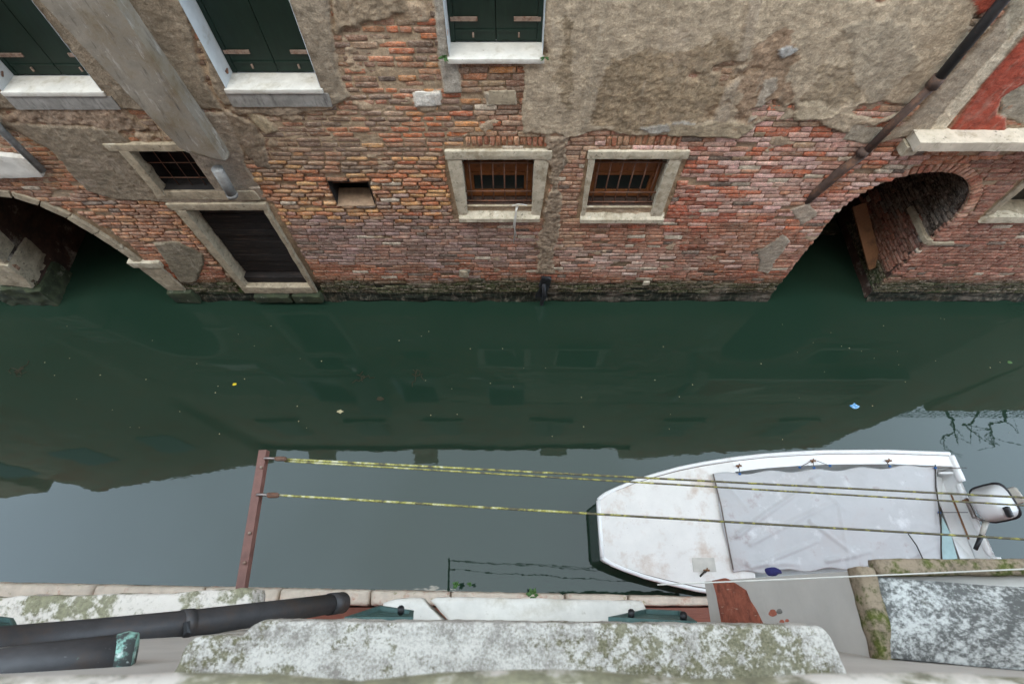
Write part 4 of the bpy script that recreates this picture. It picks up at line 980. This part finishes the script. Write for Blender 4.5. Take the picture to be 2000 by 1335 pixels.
for s, sg in ((0, 1), (1, -1)):
    g0 = lambda x: bsec(x, .97, ZD + .013)[s]
    g1 = lambda x: (stern(x, 0) if 0 else bsec(x, .97, 0)[s][0], Yc(x) + sg * (hw(x) - .17), ZD + .018)
    g2 = lambda x: (bsec(x, .97, 0)[s][0], Yc(x) + sg * (hw(x) - .20), .16)
    strip('side_deck', cx_, g0, g1, M['gel'], 3); strip('coaming', cx_, g1, g2, M['gel'], 3)
strip('cockpit_floor', [XC, 4.0, 5.62], lambda x: (x, Yc(x) + hw(x) - .15, .16), lambda x: (x, Yc(x) - hw(x) + .15, .16), M['gel'], 2)
# transom top, well and thwart
tr0 = Vector(bsec(5.62, .97, ZD)[0]); tr1 = Vector(bsec(5.62, .97, ZD)[1])
def bar_box(name, a, b, wd, ht, mat, parent, amp=.0, n=(10, 2, 2), bev=.4):
    a, b = Vector(a), Vector(b); t = (b - a).normalized(); s = t.cross(Vector((0,0,1))).normalized(); nrm = s.cross(t)
    fn = lambda q, r, w_: tuple(a + (b - a) * q + s * wd * (r - .5) + nrm * ht * (w_ - .5))
    V, Fc = lattice(fn, n, amp, 10, bev, 1); return mk(name, V, Fc, mat, parent, True)
bar_box('transom', tr0 + Vector((0, 0, .0)), tr0.lerp(tr1, .22), .07, .10, M['gel'], boat)
bar_box('transom', tr0.lerp(tr1, .22) - Vector((0,0,.06)), tr0.lerp(tr1, .78) - Vector((0,0,.06)), .06, .08, M['gel'], boat)
bar_box('transom', tr0.lerp(tr1, .78), tr1, .07, .10, M['gel'], boat)
bar_box('well_edge', (5.40, 1.38, .45), (5.66, 1.38, .45), .03, .05, M['gel'], boat); bar_box('well_edge', (5.30, .28, .45), (5.72, .32, .45), .03, .05, M['gel'], boat)
V = [(5.28, 1.36, .44), (5.30, .30, .44), (5.66, .32, .22), (5.62, 1.37, .22), (5.46, 1.0, .24), (5.46, .66, .24)]
mk('splash_well', V, [[0, 1, 5, 4], [0, 4, 3], [1, 2, 5], [4, 5, 2, 3]], M['gel'], boat)
bar_box('steering_rod', nd(1856, 961, H - .5), nd(1893, 1054, H - .5), .018, .018, M['rust'], boat)
# fittings
def cleat(x, y, z=.54):
    p = gp(x, y, z); o = bar_box('cleat', p + Vector((-.038, 0, 0)), p + Vector((.038, .0, 0)), .022, .02, M['rust'], boat, .004, (6, 2, 2))
    V, Fc = tubev([p - Vector((.010, .022, .02)), p + Vector((.0, .0, .015)), p + Vector((.015, .026, -.01))], .008, 6); mk('cleat_post', V, Fc, M['rust'], boat)
for x, y in ((1443, 909), (1588, 899), (1736, 899), (1380, 1113)): cleat(x, y)
p = gp(1375, 1103, .53); mk('deck_plate', *boxv((p.x - .13, p.y - .07, .525), (p.x + .13, p.y + .08, .535)), M['motorgrey'], boat)
# outboard motor
mo = gp(1936, 984, .78); om = bar_box('motor_clamp', gp(1886, 972, .55), gp(1904, 1012, .58), .035, .05, M['steel'], boat)
ang = R(-24); c_, s_ = math.cos(ang), math.sin(ang)
def ell(cen, ax, rot, p_=2.6, nu=20, nv=12, taper=0):
    V = []; Fc = []; sg = lambda x, e: math.copysign(abs(x) ** e, x)
    for j in range(nv + 1):
        th_ = -math.pi/2 + math.pi * j / nv
        for i in range(nu):
            ph = 2 * math.pi * i / nu; e = 2 / p_
            x = sg(math.cos(th_), e) * sg(math.cos(ph), e) * ax[0]; y = sg(math.cos(th_), e) * sg(math.sin(ph), e) * ax[1]; z = sg(math.sin(th_), e) * ax[2]
            y *= 1 + taper * x / ax[0]
            q_ = rot @ Vector((x, y, z)); V.append(cen + q_)
    for j in range(nv):
        for i in range(nu): Fc.append([j*nu+i, j*nu+(i+1)%nu, (j+1)*nu+(i+1)%nu, (j+1)*nu+i])
    return V, Fc
rot2 = Matrix.Rotation(R(14), 3, 'Z') @ Matrix.Rotation(R(-58), 3, 'Y')
V, Fc = ell(Vector((0, 0, 0)), (.165, .185, .21), Matrix.Identity(3), 3.6, 28, 18)
V = [mo + rot2 @ Vector((v.x * (1 - .22 * v.z / .21), v.y * (1 - .20 * v.z / .21), v.z)) for v in V]; mk('motor_cowling', V, Fc, M['motor'], boat, True)
V, Fc = ell(Vector((0, 0, 0)), (.196, .219, .014), Matrix.Identity(3), 4, 24, 8); V = [mo + rot2 @ (v + Vector((0, 0, -.13))) for v in V]; mk('cowling_band', V, Fc, M['black'], boat, True)
V, Fc = ell(Vector((0, 0, 0)), (.16, .175, .05), Matrix.Identity(3), 4, 24, 8); V = [mo + rot2 @ (v + Vector((0, 0, -.215))) for v in V]; mk('motor_pan', V, Fc, M['motorgrey'], boat, True)
bar_box('cowling_badge', mo + rot2 @ Vector((.13, -.16, .13)), mo + rot2 @ Vector((.15, -.05, .15)), .07, .05, M['black'], boat)
tube('motor_leg', [mo + rot2 @ Vector((.0, 0, -.20)), mo + rot2 @ Vector((-.02, 0, -.45)), mo + rot2 @ Vector((-.02, .0, -.85))], [.11, .09, .06], M['motorgrey'], boat, 12)
bar_box('cavitation_plate', mo + rot2 @ Vector((-.16, 0, -.62)), mo + rot2 @ Vector((.16, 0, -.62)), .20, .02, M['motorgrey'], boat)
tube('tiller_arm', [gp(1926, 1018, .66), gp(1917, 1046, .64)], [.03, .024], M['motorgrey'], boat, 10)
tube('tiller_grip', [gp(1917, 1045, .64), gp(1905, 1072, .62)], [.026, .022], M['black'], boat, 10)
tube('clamp_screw', [gp(1880, 978, .58), gp(1890, 976, .6)], .014, M['rust'], boat, 8)
tube('clamp_screw', [gp(1904, 1008, .6), gp(1930, 1022, .62)], .016, M['steel'], boat, 8)
# ------------------------------------------------------------------ tarpaulin over the cockpit
TC = [gp(1392,925,.565), gp(1828,908,.555), gp(1841,1103,.555), gp(1432,1118,.565)]
def tarp_z(s, t):
    z = .055 * math.sin(math.pi * s) ** .6 * math.sin(math.pi * t) ** .8
    x, y = s * 2.9, t * 1.3
    for (fx0, fy0, fx1, fy1, wd, am) in ((.15,.85,1.35,.1,.05,.030),(.3,.95,1.5,.45,.06,.022),(.25,1.25,1.2,.95,.045,.030),(.2,1.2,.9,1.22,.05,.025),(1.25,.15,1.6,.55,.06,.02),(1.15,.7,1.7,1.15,.05,.022),(1.3,1.2,1.9,1.1,.05,.03),(.1,.1,.35,.5,.05,.02),(2.3,1.25,2.85,1.05,.05,.018),(1.55,.55,1.6,1.25,.04,.014)):
        L2 = (fx1-fx0)**2 + (fy1-fy0)**2; q_ = max(0, min(1, ((x-fx0)*(fx1-fx0)+(y-fy0)*(fy1-fy0))/L2))
        dd_ = math.hypot(x-fx0-q_*(fx1-fx0), y-fy0-q_*(fy1-fy0)); z += 1.05 * am * math.exp(-(dd_/(wd*.5))**2) * (1 - .6 * q_)
    n_ = float(fbm(x * 1.6 + y * .9, y * 2.6 - x * .7, 3.1, 3)); return z + .012 * n_ - .030 * (abs(float(fbm(x * 1.1 + y * 1.2, y * 1.9 - x * .5, 8.3, 2))) ** .7)
nx, ny = 150, 72; V = []
for i in range(nx + 1):
    for j in range(ny + 1):
        s, t = i / nx, j / ny
        p = (TC[0]*(1-s) + TC[1]*s)*(1-t) + (TC[3]*(1-s) + TC[2]*s)*t
        ed = .018 * math.sin(s * 31) * (abs(t - .5) * 2) ** 8
        V.append((p.x + .012 * math.sin(t * 9) * (1 - s), p.y + ed, p.z + tarp_z(s, t)))
tarp = mk('tarpaulin', V, [[i*(ny+1)+j, (i+1)*(ny+1)+j, (i+1)*(ny+1)+j+1, i*(ny+1)+j+1] for i in range(nx) for j in range(ny)], M['tarp'], None, True)
tag(tarp, 'pale grey wrinkled tarpaulin covering the cockpit of the white boat', 'tarpaulin')
sm = tarp.modifiers.new('thickness', 'SOLIDIFY'); sm.thickness = .004
V = [gp(1840,1008,.545), gp(1840,1098,.55), gp(1871,1094,.545), gp(1858,1045,.545)]
mk('tarp_flap', [tuple(v) for v in V] + [tuple(v - Vector((0,0,.006))) for v in V], [[3,2,1,0],[4,5,6,7],[0,1,5,4],[1,2,6,5],[2,3,7,6],[3,0,4,7]], M['tarpgreen'], tarp)
tube('edge_cord', [gp(1827,907,.57), gp(1828,950,.575), gp(1834,990,.60), gp(1838,1030,.60), gp(1838,1070,.575), gp(1840,1103,.57)], .008, M['cable'], tarp, 6)
tube('edge_cord', [gp(1774,1042,.62), gp(1790,1064,.61), gp(1803,1092,.58), gp(1806,1104,.56)], .007, M['cable'], tarp, 6)
tube('edge_cord', [gp(1393,925,.57), gp(1408,985,.585), gp(1420,1050,.585), gp(1432,1112,.57)], .008, M['rubber'], tarp, 6)
for x, y in ((1827,913),(1835,1000),(1838,1094),(1445,925),(1562,912),(1590,913),(1621,909),(1738,910),(1481,1104),(1804,1100)):
    V, Fc = ell(gp(x, y, .585), (.02, .016, .014), Matrix.Identity(3), 2, 8, 6); mk('knot', V, Fc, M['blue'], tarp, True)
for a, b in (((1828,913),(1888,913)), ((1838,1000),(1890,1000)), ((1562,912),(1582,901)), ((1590,913),(1588,900)), ((1621,909),(1595,899)), ((1445,925),(1443,910)), ((1738,910),(1728,897))):
    tube('tie', [gp(*a, .58), gp(*b, .565)], .004, M['cable'], tarp, 5)
V, Fc = ell(gp(1510, 1115, .56), (.10, .05, .035), Matrix.Identity(3), 2, 14, 8); V = np.array([tuple(v) for v in V]); V[:, 2] += .012 * fbm(V[:,0]*30, V[:,1]*30, 1, 3); V[:, 1] += .02 * fbm(V[:,0]*20, V[:,1]*20, 4, 3)
tag(mk('cloth', V, Fc, M['navy'], None, True), 'crumpled navy blue cloth on the near side deck of the boat', 'cloth')
mr = tag(tube('mooring_rope', [gp(1378,1114,.56), gp(1368,1124,.52), gp(1363,1138,.40), gp(1368,1150,.36), gp(1374,1152,.37)], .012, M['cable'], None, 8), 'dark mooring rope from the bow cleat to the wall', 'rope')
# ------------------------------------------------------------------ small things: plants and drifting scraps
def sprig(x, y, n, sz, label):
    p = gp(x, y, .37); o = empty('weed_plant', p); tag(o, label, 'plant', 'weeds on the plinth')
    for k in range(n):
        a = 2 * math.pi * k / n + rng.uniform(-.3, .3); l = sz * rng.uniform(.7, 1.2); d_ = Vector((math.cos(a), math.sin(a), .5)).normalized(); s = Vector((-math.sin(a), math.cos(a), 0)) * l * .28
        V = [p, p + d_ * l * .5 + s, p + d_ * l - Vector((0,0,.01)), p + d_ * l * .5 - s, p + d_ * l * .5 + Vector((0,0,.008))]
        mk('leaf', V, [[0,1,4],[1,2,4],[2,3,4],[3,0,4]], M['leaf'], o)
    return o
sprig(1041, 1161, 6, .085, 'broad-leaved green weed growing in the middle of the plinth')
sprig(890, 1141, 8, .05, 'small green weed at the plinth edge beside the mirrored pole')
sprig(918, 1141, 6, .04, 'tiny weed just right of the small weed on the plinth edge')
for x, y, lb in ((868, 104, 'tuft of green weed at the left end of the middle white sill'), (1064, 106, 'tuft of weed at the right end of the middle white sill')):
    p = Vector(W(*wp(x, y), .05)); o = empty('weed_plant', p); tag(o, lb, 'plant', 'weeds on the wall')
    for k in range(9):
        a = rng.uniform(0, 6.28); l = rng.uniform(.03, .07); d_ = Vector((math.cos(a), -.5, math.sin(a) * .6)).normalized(); s_2 = d_.cross(Vector((0, 1, 0))).normalized() * l * .22
        mk('leaf', [p, p + d_ * l * .5 + s_2, p + d_ * l, p + d_ * l * .5 - s_2, p + d_ * l * .5 + Vector((0, -.006, 0))], [[0,1,4],[1,2,4],[2,3,4],[3,0,4]], M['leaf'], o)
def scrap(name, x, y, r_, mat, label, cat):
    p = gp(x, y, .006); V = [p + Vector((0, 0, .006))]; n = 9
    for k in range(n):
        a = 2 * math.pi * k / n; q_ = r_ * rng.uniform(.6, 1.15); V.append(p + Vector((math.cos(a) * q_ * 1.3, math.sin(a) * q_ * .8, rng.uniform(0, .005))))
    V += [v - Vector((0, 0, .004)) for v in V[1:]]
    return tag(mk(name, V, [[0, 1+k, 1+(k+1)%n] for k in range(n)] + [[1+k, 1+n+k, 1+n+(k+1)%n, 1+(k+1)%n] for k in range(n)], M[mat]), label, cat)
scrap('floating_leaf', 458, 750, .028, 'yellow', 'bright yellow leaf floating on the dark water', 'leaf')
scrap('floating_scrap', 664, 803, .038, 'tan', 'tan scrap of debris floating left of centre', 'debris')
scrap('floating_wrapper', 1669, 793, .060, 'bluewrap', 'blue and white wrapper floating above the boat', 'litter')
scrap('floating_leaf', 1972, 707, .035, 'leaf', 'pale green leaf floating near the right edge of the water', 'leaf')
scrap('floating_scrap', 742, 779, .045, 'weed', 'brown scrap drifting just under the tan one', 'debris')
wm = MB()
for k in range(70):
    x, y = rng.uniform(20, 1980), rng.uniform(620, 860); p = gp(x, y, .005); r_ = rng.uniform(.004, .010)
    wm.add([p + Vector((-r_, 0, 0)), p + Vector((0, -r_, 0)), p + Vector((r_, 0, 0)), p + Vector((0, r_, 0)), p + Vector((0, 0, r_ * .6))], [[0,1,4],[1,2,4],[2,3,4],[3,0,4]])
tag(wm.build('floating_specks', M['tan']), 'fine pale specks drifting on the water', 'debris', kind='stuff')
for cx, cy, nn, lb in ((35, 722, 9, 'clump of brown weed floating at the left edge'), (812, 735, 5, 'dark ring of weed floating in mid canal'), (712, 737, 4, 'small dark weed clump left of the weed ring')):
    o = MB(); c0 = gp(cx, cy, .004)
    for k in range(nn):
        p = gp(cx + rng.uniform(-18, 18), cy + rng.uniform(-9, 9), .004); a = rng.uniform(0, 6.28)
        o.add(*tubev([c0, p, p + Vector((math.cos(a), math.sin(a), 0)) * .05, p + Vector((math.cos(a + .7), math.sin(a + .7), 0)) * .10], .006, 5))
    tag(o.build('floating_weed', M['weed']), lb, 'seaweed')
